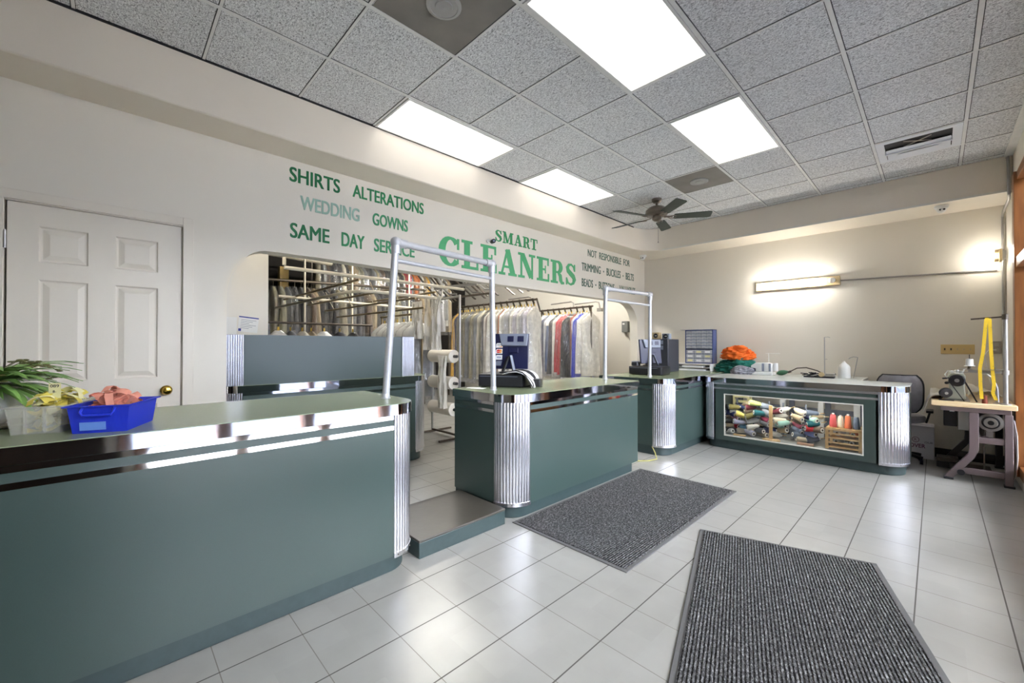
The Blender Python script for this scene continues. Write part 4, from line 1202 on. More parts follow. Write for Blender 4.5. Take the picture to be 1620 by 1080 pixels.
# slatted rack on the right with standing cones on it
t = thing('slatted_rack', 'slatted pale wooden rack at the right end of the display', 'rack', (-0.73, 5.98, 0.172))
for x in (-0.875, -0.58):
    for y in (5.90, 6.18):
        MB().box(x - 0.016, y - 0.012, 0.172, x + 0.016, y + 0.012, 0.44 if y > 6 else 0.405).build('post', M['ash'], t, bevel=0.002)
for k, z in enumerate((0.20, 0.25, 0.30, 0.35, 0.395)):
    for y in (5.884, 6.164):
        MB().box(-0.89, y, z - 0.008, -0.565, y + 0.008, z + 0.008).build('slat', M['ash'], t)
MB().box(-0.885, 5.885, 0.405, -0.57, 6.195, 0.414).build('shelf', M['ash'], t)
MB().box(-0.855, 5.915, 0.2, -0.60, 6.165, 0.206).build('lower_shelf', M['ash'], t)
MB().box(-0.855, 5.915, 0.3, -0.60, 6.165, 0.306).build('lower_shelf', M['ash'], t)
for k, (key, x, y, s_) in enumerate((('coral', -0.825, 5.95, 1.0), ('cream', -0.758, 5.95, 0.9), ('orange', -0.692, 5.95, 1.0), ('slate', -0.62, 5.96, 0.95))):
    o = thread_cone(key, (x, y, 0.4145), (0, 0, 1), '%s thread cone standing on top of the slatted rack' % THREAD[key][1], 'thread cones on the slatted rack')
    o.scale = (s_ * 1.05, s_ * 1.05, s_ * 1.22)
for k, (key, x, z, lab) in enumerate((('white', -0.80, 0.3065, 'white thread cone on the upper shelf inside the slatted rack'), ('orange', -0.66, 0.3065, 'orange thread cone on the upper shelf inside the slatted rack'),
                                      ('silver', -0.81, 0.2065, 'silver thread cone on the lower shelf inside the slatted rack'), ('brown', -0.67, 0.2065, 'brown thread cone on the lower shelf inside the slatted rack'))):
    o = thread_cone(key, (x, 6.02, z + 0.033), (0.35, 0.94, 0), lab, 'thread cones inside the slatted rack')
M['yellowwood'] = mat('pale_yellow_plastic', (222, 214, 160), 0.5)
t = thing('yellow_crate', 'pale yellow slotted crate behind the left end of the display glass', 'crate', (-1.90, 6.33, 0.172))
for z in (0.50, 0.57, 0.64, 0.71):
    MB().box(-1.985, 6.29, z - 0.016, -1.80, 6.30, z + 0.016).build('slat', M['yellowwood'], t)
    MB().box(-1.805, 6.30, z - 0.016, -1.795, 6.42, z + 0.016).build('side_slat', M['yellowwood'], t)
for x in (-1.985, -1.80):
    MB().box(x - 0.012, 6.285, 0.172, x + 0.012, 6.30, 0.73).build('post', M['yellowwood'], t)
MB().box(-1.81, 6.405, 0.172, -1.79, 6.42, 0.73).build('post', M['yellowwood'], t)

# ------------------------------------------------------------------ sewing bench behind the display counter
t = thing('sewing_bench', 'long pale sewing bench against the back wall behind the display counter', 'table', (-1.3, 6.82, 0))
MB().box(-2.19, 6.52, 0.895, -0.62, 7.16, 0.930).build('table_top', M['topwhite'], t, bevel=0.004)
for x in (-2.14, -1.46, -1.04, -0.68):
    for y in (6.60, 7.10):
        MB().box(x - 0.03, y - 0.02, 0, x + 0.03, y + 0.02, 0.895).build('leg', M['greyplastic'] if y > 7 else M['white'], t)
MB().box(-2.11, 7.085, 0.40, -0.71, 7.10, 0.47).build('rail', M['greyplastic'], t)
MB().box(-2.11, 7.09, 0.22, -0.71, 7.105, 0.26).build('rail', M['greyplastic'], t)
# small parts cabinet on a stack of white trays
t = thing('paper_trays', 'stack of white paper trays under the blue drawer cabinet', 'trays', (-2.70, 6.78, ZC))
for i in range(3):
    z = ZC + 0.002 + 0.052 * i
    MB().box(-2.98, 6.60, z, -2.42, 6.98, z + 0.006).build('tray', M['white'], t)
    if i < 2:
        for x in (-2.975, -2.43):
            MB().box(x, 6.62, z + 0.006, x + 0.008, 6.97, z + 0.052).build('side_wall', M['white'], t)
        MB().box(-2.90 + 0.05 * i, 6.60, z + 0.006, -2.50 - 0.03 * i, 6.90, z + 0.030).build('paper_stack', M['paper'], t)
zt = ZC + 0.112
t = thing('drawer_cabinet', 'blue small parts cabinet of clear drawers in the back corner', 'cabinet', (-2.66, 6.88, zt))
cb = MB()
x0, x1, y0, y1, z1 = -2.885, -2.445, 6.80, 6.96, zt + 0.545
M['cabblue'] = mat('blue_painted_cabinet', (58, 74, 122), 0.4)
M['cleardrawer'] = mat('smoky_clear_drawer', (176, 178, 182), 0.15, var=0.2, vscale=9)
cb.box(x0, y0 + 0.14, zt, x1, y1, z1).box(x0, y0, zt, x0 + 0.012, y1, z1).box(x1 - 0.012, y0, zt, x1, y1, z1).box(x0, y0, zt, x1, y1, zt + 0.012).box(x0, y0, z1 - 0.012, x1, y1, z1)
cb.build('shell', M['cabblue'], t)
zz = zt + 0.018
for i in range(3):
    for j in range(3):
        w = (x1 - x0 - 0.03) / 3
        d_ = MB().box(x0 + 0.015 + j * w + 0.004, y0 - 0.004, zz, x0 + 0.015 + (j + 1) * w - 0.004, y0 + 0.13, zz + 0.062).build('drawer', M['cleardrawer'], t)
        MB().box(x0 + 0.015 + j * w + 0.03, y0 - 0.007, zz + 0.014, x0 + 0.015 + (j + 1) * w - 0.03, y0 - 0.004, zz + 0.044).build('drawer_label', M['paper'] if (i + j) % 3 else M['yellowwood'], d_)
    zz += 0.070
zz += 0.012
for i in range(6):
    for j in range(5):
        w = (x1 - x0 - 0.03) / 5
        d_ = MB().box(x0 + 0.015 + j * w + 0.003, y0 - 0.004, zz, x0 + 0.015 + (j + 1) * w - 0.003, y0 + 0.13, zz + 0.042).build('drawer', M['cleardrawer'], t)
        MB().box(x0 + 0.015 + j * w + 0.02, y0 - 0.008, zz + 0.008, x0 + 0.015 + (j + 1) * w - 0.02, y0 - 0.004, zz + 0.014).build('drawer_pull', M['greyplastic'], d_)
    zz += 0.0485
MB().box(x0 - 0.09, y0 + 0.02, z1, x0 + 0.2, y1, z1 + 0.003).build('card', M['greyplastic'], t)
# folded clothes
def cloth_lump(name, label, c_, dims, m, seed, fold=0.16, freq=5.0):
    b = MB().ball((0, 0, 0), 1.0, nu=80, nv=52)
    vs = []
    for v in b.v:
        p = Vector(v)
        n1 = noise.noise(Vector((p.x * 1.3 + seed, p.y * 1.3, p.z * 1.3)))
        ridge = abs(noise.noise(Vector((p.x * freq * 0.5 + seed * 3, p.y * freq * 0.5, p.z * freq * 1.1 + n1))))
        f = 1 + 0.22 * n1 + fold * (0.5 - ridge * 2.2)
        q = p * f
        q.z = max(q.z, -0.55)
        vs.append((c_[0] + q.x * dims[0], c_[1] + q.y * dims[1], c_[2] + (q.z + 0.55) * dims[2]))
    b.v = vs
    o = b.build(name, m, angle=80)
    return tag(o, label, 'clothes', 'crumpled clothes on the bench')
M['orangecloth'] = mat('orange_cloth', (222, 106, 30), 0.85, var=0.08, vscale=10)
M['greencloth'] = mat('deep_green_cloth', (22, 102, 88), 0.85, var=0.10, vscale=10)
M['greycloth'] = mat('grey_patterned_cloth', (148, 148, 156), 0.9, var=0.45, vscale=26)
cloth_lump('folded_cloth', 'deep green crumpled cloth at the bottom of the clothes pile', (-2.11, 6.80, 0.931), (0.27, 0.19, 0.150), M['greencloth'], 2.1, 0.30, 4.2)
cloth_lump('folded_cloth', 'bright orange crumpled cloth on top of the green cloth', (-2.10, 6.82, 1.135), (0.215, 0.16, 0.128), M['orangecloth'], 5.4, 0.28, 4.6)
cloth_lump('folded_cloth', 'grey patterned cloth peeking out in front of the green cloth', (-1.97, 6.60, 0.931), (0.15, 0.07, 0.075), M['greycloth'], 8.8, 0.25)
# serger
t = thing('serger', 'small white overlock machine beside the clothes pile', 'sewing machine', (-1.70, 6.66, 0.931))
MB().box(-1.86, 6.58, 0.931, -1.58, 6.76, 0.975).build('base', M['white'], t, bevel=0.006)
sb = MB()
sb.prism([(-1.80, 0.975), (-1.60, 0.975), (-1.60, 1.09), (-1.66, 1.105), (-1.80, 1.10), (-1.86, 1.06), (-1.86, 1.03), (-1.80, 1.02)], 6.62, 6.75, lambda u, v, z: (u, z, v))
sb.build('arm', M['white'], t, bevel=0.008)
for i in range(4):
    MB().box(-1.76 + 0.042 * i, 6.612, 0.985, -1.735 + 0.042 * i, 6.622, 1.095).build('tension_slot', M['greyplastic'] if i % 2 else M['white'], t)
MB().box(-1.862, 6.63, 0.976, -1.81, 6.70, 1.02).build('presser', M['navy'], t)
MB().cyl((-1.57, 6.70, 0.99), (-1.57, 6.70, 1.10), 0.03).build('thread_spool', M['white'], t)
MB().cyl((-1.66, 6.72, 1.1), (-1.66, 6.72, 1.235), 0.004).cyl((-1.70, 6.72, 1.235), (-1.52, 6.72, 1.235), 0.003).build('thread_stand', M['white'], t)
# green bulb pump and black head
t = thing('bulb_pump', 'green rubber bulb with a dark hose on the sewing bench', 'pump', (-1.45, 6.60, 0.931))
b = MB(); b.lathe([(0.002, 0), (0.014, 0.004), (0.030, 0.03), (0.036, 0.06), (0.030, 0.10), (0.014, 0.135), (0.008, 0.15)], (-1.535, 6.6, 0.962), 18, axis=(1, 0, 0.22)); b.build('bulb', mat('green_rubber', (52, 96, 66), 0.5), t)
MB().tube([(-1.40, 6.60, 0.99), (-1.37, 6.60, 1.0), (-1.30, 6.61, 1.045), (-1.20, 6.62, 1.055), (-1.08, 6.62, 1.02), (-1.03, 6.62, 0.99)], 0.007, 8).build('hose', M['darksteel'], t)
MB().cyl((-1.40, 6.60, 0.985), (-1.365, 6.60, 1.0), 0.014).build('valve', M['darksteel'], t)
t = thing('attachment_heap', 'dark metal sewing attachments lying on the bench', 'attachments', (-1.08, 6.62, 0.931))
at_ = MB(); r_ = random.Random(4)
for i in range(14):
    x = -1.25 + 0.34 * r_.random(); y = 6.57 + 0.1 * r_.random(); a = r_.uniform(0, PI)
    at_.beam((x - 0.05 * math.cos(a), y, 0.945 + 0.05 * r_.random()), (x + 0.05 * math.cos(a), y + 0.03, 0.945 + 0.05 * r_.random()), 0.014, 0.012)
at_.box(-1.22, 6.57, 0.931, -0.90, 6.66, 0.950)
at_.build('metal_parts', M['black'], t)
MB().cyl((-1.03, 6.56, 0.975), (-1.03, 6.60, 0.975), 0.03, n=20).build('dial', M['tanbox'], t)
MB().box(-0.99, 6.58, 0.95, -0.90, 6.66, 0.992).build('block', M['steel'], t, bevel=0.004)
t = thing('thread_rod', 'tall thin upright thread rod with a hooked tip on the bench', 'rod', (-1.03, 6.80, 0.931))
MB().cyl((-1.03, 6.80, 0.931), (-1.03, 6.80, 1.460), 0.006).build('rod', M['steel'], t)
MB().cyl((-1.03, 6.80, 0.931), (-1.03, 6.80, 0.945), 0.03).build('base', M['darksteel'], t)
MB().tube([(-1.03, 6.80, 1.458), (-0.99, 6.80, 1.462), (-0.97, 6.80, 1.452)], 0.004, 6).build('hook', M['steel'], t)
MB().tube([(-1.03, 6.80, 1.165), (-1.0, 6.80, 1.168)], 0.004, 6).build('guide', M['steel'], t)
t = thing('thread_cone', 'large white thread cone standing on the sewing bench', 'thread cone', (-0.82, 6.75, 0.931))
MB().lathe([(0.001, 0.0), (0.062, 0.0), (0.064, 0.012), (0.062, 0.14), (0.050, 0.165), (0.024, 0.19), (0.018, 0.20), (0.001, 0.20)], (-0.82, 6.75, 0.931), 24).build('thread', M['white'], t)
MB().lathe([(0.001, 0.0), (0.014, 0.0), (0.011, 0.018), (0.001, 0.018)], (-0.82, 6.75, 1.131), 14).build('tip', M['core'], t)
t = thing('thread_rod', 'short slanting thread rod with a hook at the right end of the bench', 'rod', (-0.72, 6.80, 0.931))
MB().cyl((-0.735, 6.80, 0.931), (-0.69, 6.80, 1.200), 0.005).build('rod', M['steel'], t)
MB().tube([(-0.69, 6.80, 1.198), (-0.73, 6.80, 1.205), (-0.765, 6.80, 1.19), (-0.78, 6.80, 1.175)], 0.005, 6).build('hook', M['steel'], t)

# ------------------------------------------------------------------ industrial sewing station in the right corner
t = thing('sewing_table', 'industrial sewing table with mauve steel legs in the back right corner', 'table', (0.26, 6.6, 0))
MB().box(-0.035, 6.07, 0.737, 0.535, 7.16, 0.785).build('table_top', M['panelwood'], t, bevel=0.008)
def end_frame(y, m):
    f = MB()
    f.box(0.03, y - 0.02, 0.69, 0.50, y + 0.03, 0.737)
    f.box(0.455, y - 0.035, 0.015, 0.508, y + 0.035, 0.69)
    f.box(0.25, y - 0.02, 0.395, 0.455, y + 0.02, 0.455)
    pr = [(0.228, 0.69), (0.292, 0.69), (0.292, 0.33), (0.262, 0.24), (0.118, 0.02), (0.052, 0.02), (0.222, 0.28), (0.228, 0.34)]
    f.prism(pr, y - 0.025, y + 0.025, lambda u, v, z: (u, z, v))
    f.box(0.145, y - 0.02, 0.075, 0.455, y + 0.02, 0.135)
    return f.build('leg_frame', m, t, bevel=0.004)
fa = end_frame(6.125, M['mauve']); fb = end_frame(7.02, mat('darker_frame_steel', (48, 44, 46), 0.5))  # far leg frame has a darker tone than the near one
MB().box(0.31, 6.15, 0.40, 0.36, 7.0, 0.45).build('cross_bar', M['mauve'], t)
for y in (6.125, 7.02):
    for x in (0.085, 0.482):
        MB().box(x - 0.035, y - 0.04, 0, x + 0.035, y + 0.04, 0.02).build('foot_pad', M['black'], t, bevel=0.004)
MB().cyl((0.17, 6.09, 0.085), (0.17, 6.125, 0.085), 0.028, n=16).build('caster', M['black'], t)
MB().box(0.10, 6.42, 0.045, 0.40, 6.72, 0.062).build('treadle', M['darksteel'], t, bevel=0.004)
MB().cyl((0.335, 6.30, 0.062), (0.335, 6.30, 0.60), 0.007).cyl((0.335, 6.30, 0.058), (0.335, 6.45, 0.058), 0.012).build('treadle_rod', M['darksteel'], t)
MB().box(0.0, 6.62, 0.065, 0.17, 6.80, 0.11).build('foot_pedal', M['darksteel'], t, bevel=0.01)
MB().box(0.0, 6.62, 0.0, 0.17, 6.80, 0.065).build('pedal_base', M['black'], t, bevel=0.006)
# motor and control box below the top
mo = MB(); mo.cyl((0.375, 6.24, 0.59), (0.375, 6.52, 0.59), 0.085, n=28)
mo.box(0.33, 6.28, 0.67, 0.42, 6.5, 0.737)
mo.build('motor', M['darksteel'], t, bevel=0.004)
for (r, y, m) in ((0.088, 6.225, 'conduit'), (0.062, 6.215, 'black'), (0.048, 6.205, 'conduit'), (0.022, 6.195, 'black')):
    MB().cyl((0.375, y, 0.59), (0.375, y + 0.02, 0.59), r, n=28).build('motor_pulley', M[m], t, bevel=0.002)
MB().box(0.345, 6.215, 0.445, 0.39, 6.25, 0.505).build('motor_bracket', M['conduit'], t)
MB().box(0.055, 6.36, 0.50, 0.155, 6.55, 0.70).build('control_box', M['black'], t, bevel=0.006)
MB().box(0.16, 6.36, 0.47, 0.245, 6.55, 0.70).build('switch_box', M['steel'], t, bevel=0.004)
MB().box(0.10, 6.352, 0.655, 0.135, 6.36, 0.666).build('switch_label', M['paper'], t)
cbm = MB()
for i in range(4):
    cbm.tube([(0.515, 6.13 + 0.012 * i, 0.64), (0.532 - 0.004 * i, 6.12 + 0.02 * i, 0.50), (0.534, 6.11 + 0.02 * i, 0.30), (0.522, 6.11 + 0.02 * i, 0.12), (0.50, 6.2, 0.02 + 0.01 * i)], 0.005, 6)
cbm.build('power_cable', M['conduit'], t)
wv = MB()
for i in range(3):
    wv.tube([(0.20, 6.3, 0.735), (0.27, 6.22 + 0.02 * i, 0.70 - 0.02 * i), (0.33, 6.24, 0.69), (0.44, 6.28, 0.66 - 0.03 * i), (0.45, 6.30, 0.55)], 0.004, 6)
wv.build('motor_cable', M['black'], t)

M['mach'] = mat('grey_green_enamel', (166, 168, 152), 0.3, var=0.05)
t = thing('industrial_sewing_machine', 'grey green industrial sewing machine with black handwheel on the corner table', 'sewing machine', (0.15, 6.4, 0.785))
MB().box(0.06, 6.20, 0.785, 0.24, 6.76, 0.795).build('bed', M['steel'], t, bevel=0.003)
hd = MB()
hd.prism([(0.085, 0.795), (0.215, 0.795), (0.205, 0.94), (0.215, 1.04), (0.195, 1.065), (0.105, 1.065), (0.085, 1.03), (0.095, 0.94)], 6.215, 6.33, lambda u, v, z: (u, z, v))
hd.box(0.095, 6.33, 0.975, 0.205, 6.62, 1.065)
hd.prism([(0.10, 0.86), (0.20, 0.86), (0.205, 1.065), (0.095, 1.065)], 6.62, 6.74, lambda u, v, z: (u, z, v))
hd.build('head', M['mach'], t, bevel=0.012)
MB().cyl((0.15, 6.68, 0.797), (0.15, 6.68, 0.87), 0.006).box(0.135, 6.665, 0.795, 0.165, 6.70, 0.803).build('needle_bar', M['steel'], t)
hw = MB(); hw.lathe([(0.010, 0.0), (0.050, 0.0), (0.060, 0.008), (0.060, 0.022), (0.050, 0.030), (0.010, 0.024)], (0.15, 6.172, 0.995), 32, axis=(0, 1, 0))
hw = hw.build('handwheel', M['black'], t)
MB().lathe([(0.001, 0.0), (0.016, 0.0), (0.018, 0.006), (0.001, 0.008)], (0.15, 6.164, 0.995), 20, axis=(0, 1, 0)).build('hub_cap', M['steel'], hw)
wd = MB().lathe([(0.008, 0.0), (0.046, 0.0), (0.052, 0.008), (0.052, 0.020), (0.044, 0.024), (0.008, 0.02)], (0.075, 6.17, 0.862), 28, axis=(-0.35, 1, 0.25)).build('bobbin_winder', M['black'], t)
MB().lathe([(0.001, 0.0), (0.014, 0.0), (0.012, 0.008), (0.001, 0.009)], (0.077, 6.160, 0.860), 18, axis=(-0.35, 1, 0.25)).build('winder_hub', M['steel'], wd)
MB().beam((0.03, 6.19, 0.79), (0.06, 6.19, 0.84), 0.014, 0.01).box(0.02, 6.17, 0.785, 0.13, 6.21, 0.793).build('winder_bracket', M['black'], t)
MB().beam((0.205, 6.185, 0.985), (0.285, 6.185, 0.787), 0.008, 0.012).beam((0.10, 6.185, 0.975), (0.20, 6.185, 0.787), 0.005, 0.008).build('drive_belt', M['black'], t)
tp = MB(); tp.box(0.11, 6.26, 1.065, 0.20, 6.36, 1.088); tp.cyl((0.15, 6.24, 1.065), (0.15, 6.24, 1.10), 0.014); tp.cyl((0.19, 6.24, 1.065), (0.205, 6.23, 1.115), 0.005)
tp.tube([(0.09, 6.215, 1.0), (0.065, 6.20, 1.05), (0.085, 6.205, 1.09), (0.12, 6.22, 1.088)], 0.004, 6)
tp.build('top_fitting', M['white'], t)
MB().cyl((0.075, 6.2, 0.965), (0.09, 6.24, 0.965), 0.014).cyl((0.05, 6.19, 1.01), (0.09, 6.22, 1.015), 0.008).build('knob', M['black'], t)

t = thing('thread_stand', 'grey two armed thread stand on the corner sewing table', 'stand', (0.465, 6.13, 0.785))
MB().cyl((0.465, 6.13, 0.785), (0.465, 6.13, 1.64), 0.017, n=16).cyl((0.465, 6.13, 0.785), (0.465, 6.13, 0.797), 0.036, n=16).build('post', M['conduit'], t)
MB().beam((0.475, 6.13, 1.628), (0.245, 6.13, 1.612), 0.018, 0.014).cyl((0.465, 6.13, 1.60), (0.465, 6.13, 1.65), 0.022).build('top_arm', M['darksteel'], t)
MB().beam((0.475, 6.13, 1.092), (0.225, 6.13, 1.10), 0.022, 0.022).cyl((0.465, 6.13, 1.07), (0.465, 6.13, 1.115), 0.024).build('lower_arm', M['conduit'], t)
for x in (0.235, 0.385):
    d = MB().lathe([(0.001, 0.0), (0.072, 0.006), (0.074, 0.009), (0.001, 0.004)], (x, 6.13, 1.112), 28).build('spool_disc', M['steel'], t)
    MB().cyl((x, 6.13, 1.115), (x, 6.13, 1.262), 0.004).cyl((x, 6.13, 1.11), (x, 6.13, 1.145), 0.018, 0.012).build('spool_pin', M['darksteel'], d)
MB().tube([(0.30, 6.15, 1.09), (0.34, 6.17, 1.075), (0.385, 6.18, 1.03), (0.412, 6.18, 0.94), (0.418, 6.18, 0.80)], 0.012, 10).build('curved_tube', M['steel'], t)
MB().lathe([(0.020, 0), (0.030, 0.0), (0.030, 0.006), (0.020, 0.008)], (0.418, 6.18, 0.786), 16).build('tube_foot', M['steel'], t)
MB().beam((0.13, 6.16, 1.083), (0.30, 6.14, 1.085), 0.008, 0.006).build('side_arm', M['steel'], t)
t = thing('thread_spool', 'white thread spool on the pin of the grey thread stand', 'thread spool', (0.235, 6.13, 1.148))
MB().lathe([(0.006, 0.0), (0.038, 0.0), (0.038, 0.003), (0.027, 0.006), (0.026, 0.07), (0.006, 0.072)], (0.235, 6.13, 1.147), 20).build('spool', M['white'], t)
t = thing('thread_spool', 'rust brown thread spool standing on the corner sewing table', 'thread spool', (0.332, 6.12, 0.785))
MB().lathe([(0.001, 0), (0.020, 0.0), (0.019, 0.03), (0.015, 0.078), (0.001, 0.08)], (0.332, 6.12, 0.7855), 16).build('thread', mat('rust_thread', (128, 62, 42), 0.8), t)
t = thing('tape_measure', 'yellow cloth tape measure hanging over the top arm of the thread stand', 'tape measure', (0.345, 6.10, 0.80))
M['tape'] = mat('yellow_tape', (222, 184, 32), 0.6)
for pts in ([(0.362, 6.13, 1.624), (0.368, 6.112, 1.60), (0.374, 6.10, 1.30), (0.382, 6.095, 1.10), (0.392, 6.10, 0.97), (0.384, 6.11, 0.89), (0.412, 6.115, 0.802)],
            [(0.355, 6.13, 1.628), (0.345, 6.108, 1.60), (0.322, 6.08, 1.28), (0.300, 6.075, 1.13), (0.304, 6.08, 0.96), (0.314, 6.085, 0.788)]):
    rows = []
    for i in range(len(pts) - 1):
        for q in range(4):
            p = Vector(pts[i]).lerp(Vector(pts[i + 1]), q / 4)
            rows.append([p + Vector((-0.0125, 0, 0)), p + Vector((0.0125, 0, 0))])
    tp_ = MB().sheet(rows, 0.0015).build('ribbon', M['tape'], t)
    mk = MB()
    for r in rows[1::2]:
        c_ = (r[0] + r[1]) / 2
        mk.box(c_.x + 0.002, c_.y - 0.0022, c_.z - 0.001, c_.x + 0.011, c_.y - 0.0005, c_.z + 0.001)
    m_ = mk.build('tick_marks', M['ink'], tp_); m_['kind'] = 'stuff'
# white fabric draped on the table
rows = []
for i in range(26):
    q = i / 25
    row = []
    for j in range(12):
        s_ = j / 11
        x = 0.22 - 0.33 * q; y = 6.30 + 0.62 * s_ + 0.05 * math.sin(6 * q)
        over = max(0.0, (-0.045 - x))
        z = 0.800 + 0.05 * abs(math.sin(7 * q + 3 * s_)) * (0.3 + 0.7 * q) + 0.02 * math.sin(11 * s_ + 5 * q)
        if x < -0.045:
            k = (-0.045 - x) / 0.065
            x = -0.047 - 0.055 * min(k, 1) + 0.012 * math.sin(9 * s_); z = 0.815 - 0.18 * k + 0.01 * math.sin(8 * s_)
        if x > 0.04 and 6.2 < y < 6.80: z += 0.0
        row.append(Vector((x, y, z)))
    rows.append(row)
rows = [[Vector((v.x if v.x < 0.05 else 0.05 + (v.x - 0.05) * 0.05, v.y, v.z)) for v in r] for r in rows]
tag(MB().sheet(rows, 0.004).build('draped_fabric', mat('white_fabric', (216, 214, 204), 0.9, bump=0.1), angle=70), 'white fabric draped over the left edge of the corner sewing table', 'fabric')
rows = []
for i in range(16):
    q = i / 15
    rows.append([Vector((0.25 + 0.25 * q, 6.80 + 0.30 * (j / 9), 0.79 + 0.12 * (1 - q) * abs(math.sin(4 * j / 9 + 2 * q)) + 0.02 * abs(math.sin(13 * q + j)))) for j in range(10)])
tag(MB().sheet(rows, 0.004).build('fabric_piece', mat('white_fabric_piece', (214, 210, 200), 0.9, bump=0.1), angle=70), 'crumpled white fabric behind the sewing machine', 'fabric')

# ------------------------------------------------------------------ office chair and carton
M['chairgrey'] = mat('grey_chair_cloth', (140, 138, 144), 0.9, var=0.14, vscale=16, bump=0.2)
cx, cy = -0.30, 6.72
t = thing('office_chair', 'grey cloth office chair with black shell between display counter and sewing table', 'chair', (cx, cy, 0))
def pad(z0, z1, w0, w1, y, th, bow):
    rows = []
    for i in range(13):
        q = i / 12; z = z0 + (z1 - z0) * q
        w = (w0 + (w1 - w0) * q) * (1 - abs(2 * q - 1) ** 4 * 0.30)
        rows.append([Vector((cx + w * (j / 10 * 2 - 1), y - bow * (1 - (j / 10 * 2 - 1) ** 2) + th * 0.6 * abs(j / 10 * 2 - 1) ** 3, z)) for j in range(11)])
    return rows
MB().sheet(pad(0.58, 1.00, 0.19, 0.20, 6.60, 0.05, 0.05), 0.05).build('backrest', M['chairgrey'], t, angle=60)
MB().sheet([[p + Vector((0, 0.052, 0)) for p in r] for r in pad(0.57, 1.01, 0.205, 0.215, 6.60, 0.05, 0.04)], 0.015).build('back_shell', M['black'], t, angle=60)
MB().prism([(cx + 0.22 * math.cos(a * PI / 12) , cy + 0.03 + 0.20 * math.sin(a * PI / 12)) for a in range(24)], 0.46, 0.535).build('seat', M['chairgrey'], t, bevel=0.02)
MB().beam((cx, 6.66, 0.62), (cx, 6.70, 0.45), 0.06, 0.02).build('back_support', M['black'], t)
MB().cyl((cx, cy, 0.09), (cx, cy, 0.46), 0.028).build('gas_lift', M['black'], t)
for sx in (-1, 1):
    MB().beam((cx + sx * 0.22, 6.70, 0.46), (cx + sx * 0.25, 6.70, 0.585), 0.03, 0.02).box(cx + sx * 0.25 - 0.03, 6.62, 0.585, cx + sx * 0.25 + 0.03, 6.86, 0.61).build('armrest', M['black'], t, bevel=0.008)
for i in range(5):
    a = math.radians(40 + 72 * i)
    p = (cx + 0.215 * math.cos(a), cy - 0.02 + 0.19 * math.sin(a))
    MB().beam((cx, cy, 0.10), (p[0], p[1], 0.072), 0.045, 0.03).build('base_arm', M['black'], t)
    MB().cyl((p[0] - 0.014, p[1], 0.026), (p[0] + 0.014, p[1], 0.026), 0.026, n=16).cyl((p[0], p[1], 0.026), (p[0], p[1], 0.075), 0.008).build('caster', M['navy'], t)
bx0, bx1, by0, by1, bz = -0.44, -0.015, 6.955, 7.165, 0.385
t = thing('cardboard_box', 'white carton with purple lettering on the floor by the back wall behind the chair', 'box', ((bx0 + bx1) / 2, (by0 + by1) / 2, 0))
cm = mat('white_carton', (196, 194, 200), 0.7, var=0.03)
MB().box(bx0, by0, 0, bx1, by1, bz).build('carton', cm, t, bevel=0.003)
MB().beam((bx0, by0 - 0.004, bz + 0.012), (bx1, by0 - 0.004, bz + 0.002), 0.03, 0.004).beam((bx0 + 0.01, by1 - 0.04, bz + 0.02), (bx1, by1 - 0.04, bz + 0.006), 0.09, 0.004).build('flap', cm, t)
M['purple'] = mat('purple_print', (92, 26, 70), 0.7)
b = fit_text(text_mb('COVER', 1, 0.02, 0.0003), 0.175, 0.048); b.v = [(x - 0.265, by0 - 0.0006 - z, y + 0.125) for x, y, z in b.v]; b.build('printed_word', M['purple'], t, fix=False)
b = fit_text(text_mb('OUR', 1, 0.0, 0.0003), 0.072, 0.022); b.v = [(x - 0.098, by0 - 0.0006 - z, y + 0.185) for x, y, z in b.v]; b.build('printed_word', M['ink'], t, fix=False)
b = fit_text(text_mb('R', 1, 0.0, 0.0003), 0.022, 0.030); b.v = [(x - 0.185, by0 - 0.0006 - z, y + 0.205) for x, y, z in b.v]; b.build('printed_mark', M['purple'], t, fix=False)
b = MB().tube([(-0.174 + 0.03 * math.cos(a * PI / 12), by0 - 0.001, 0.22 + 0.03 * math.sin(a * PI / 12)) for a in range(24)], 0.003, 6, closed=True); b.build('printed_ring', M['purple'], t)

# ------------------------------------------------------------------ fittings on the back wall
t = thing('vanity_light_bar', 'tan light bar of six globe bulbs on the back wall, one bulb unlit', 'wall light', (-1.42, 7.17, 2.17))
MB().box(-1.93, 7.135, 2.18, -0.906, 7.198, 2.305).build('housing', M['tanbox'], t, bevel=0.006)
for i in range(6):
    x = -1.845 + 0.172 * i
    MB().cyl((x, 7.10, 2.243), (x, 7.135, 2.243), 0.022).build('socket', M['tanbox'], t)
    MB().ball((x, 7.075, 2.243), 0.040).build('bulb', M['bulb'] if i < 5 else M['bulb_off'], t)
t = thing('conduit_run', 'thin grey conduit running from the light bar across the back wall', 'conduit', (-0.2, 7.18, 2.2))
MB().cyl((-0.906, 7.185, 2.243), (0.49, 7.185, 2.205), 0.010, n=10).build('pipe', M['conduit'], t)
t = thing('conduit_run', 'tall grey conduit in the back right corner from ceiling to outlet', 'conduit', (0.52, 7.16, 1.2))
MB().tube([(0.515, 6.63, CEIL - 0.02), (0.525, 6.545, 3.27), (0.528, 6.545, 3.20), (0.528, 6.545, 3.0), (0.53, 6.545, 2.89), (0.535, 6.60, 2.86), (0.535, 7.1, 2.84), (0.535, 7.175, 2.80), (0.535, 7.18, 2.70), (0.535, 7.18, 1.20)], 0.012, 10).build('pipe', M['conduit'], t)
t = thing('corner_lamp', 'corner wall lamp box with three spiral bulbs in the back right corner', 'wall light', (0.49, 7.1, 2.34))
MB().box(0.495, 7.03, 2.28, 0.520, 7.13, 2.42).build('back_box', M['tanbox'], t, bevel=0.006)
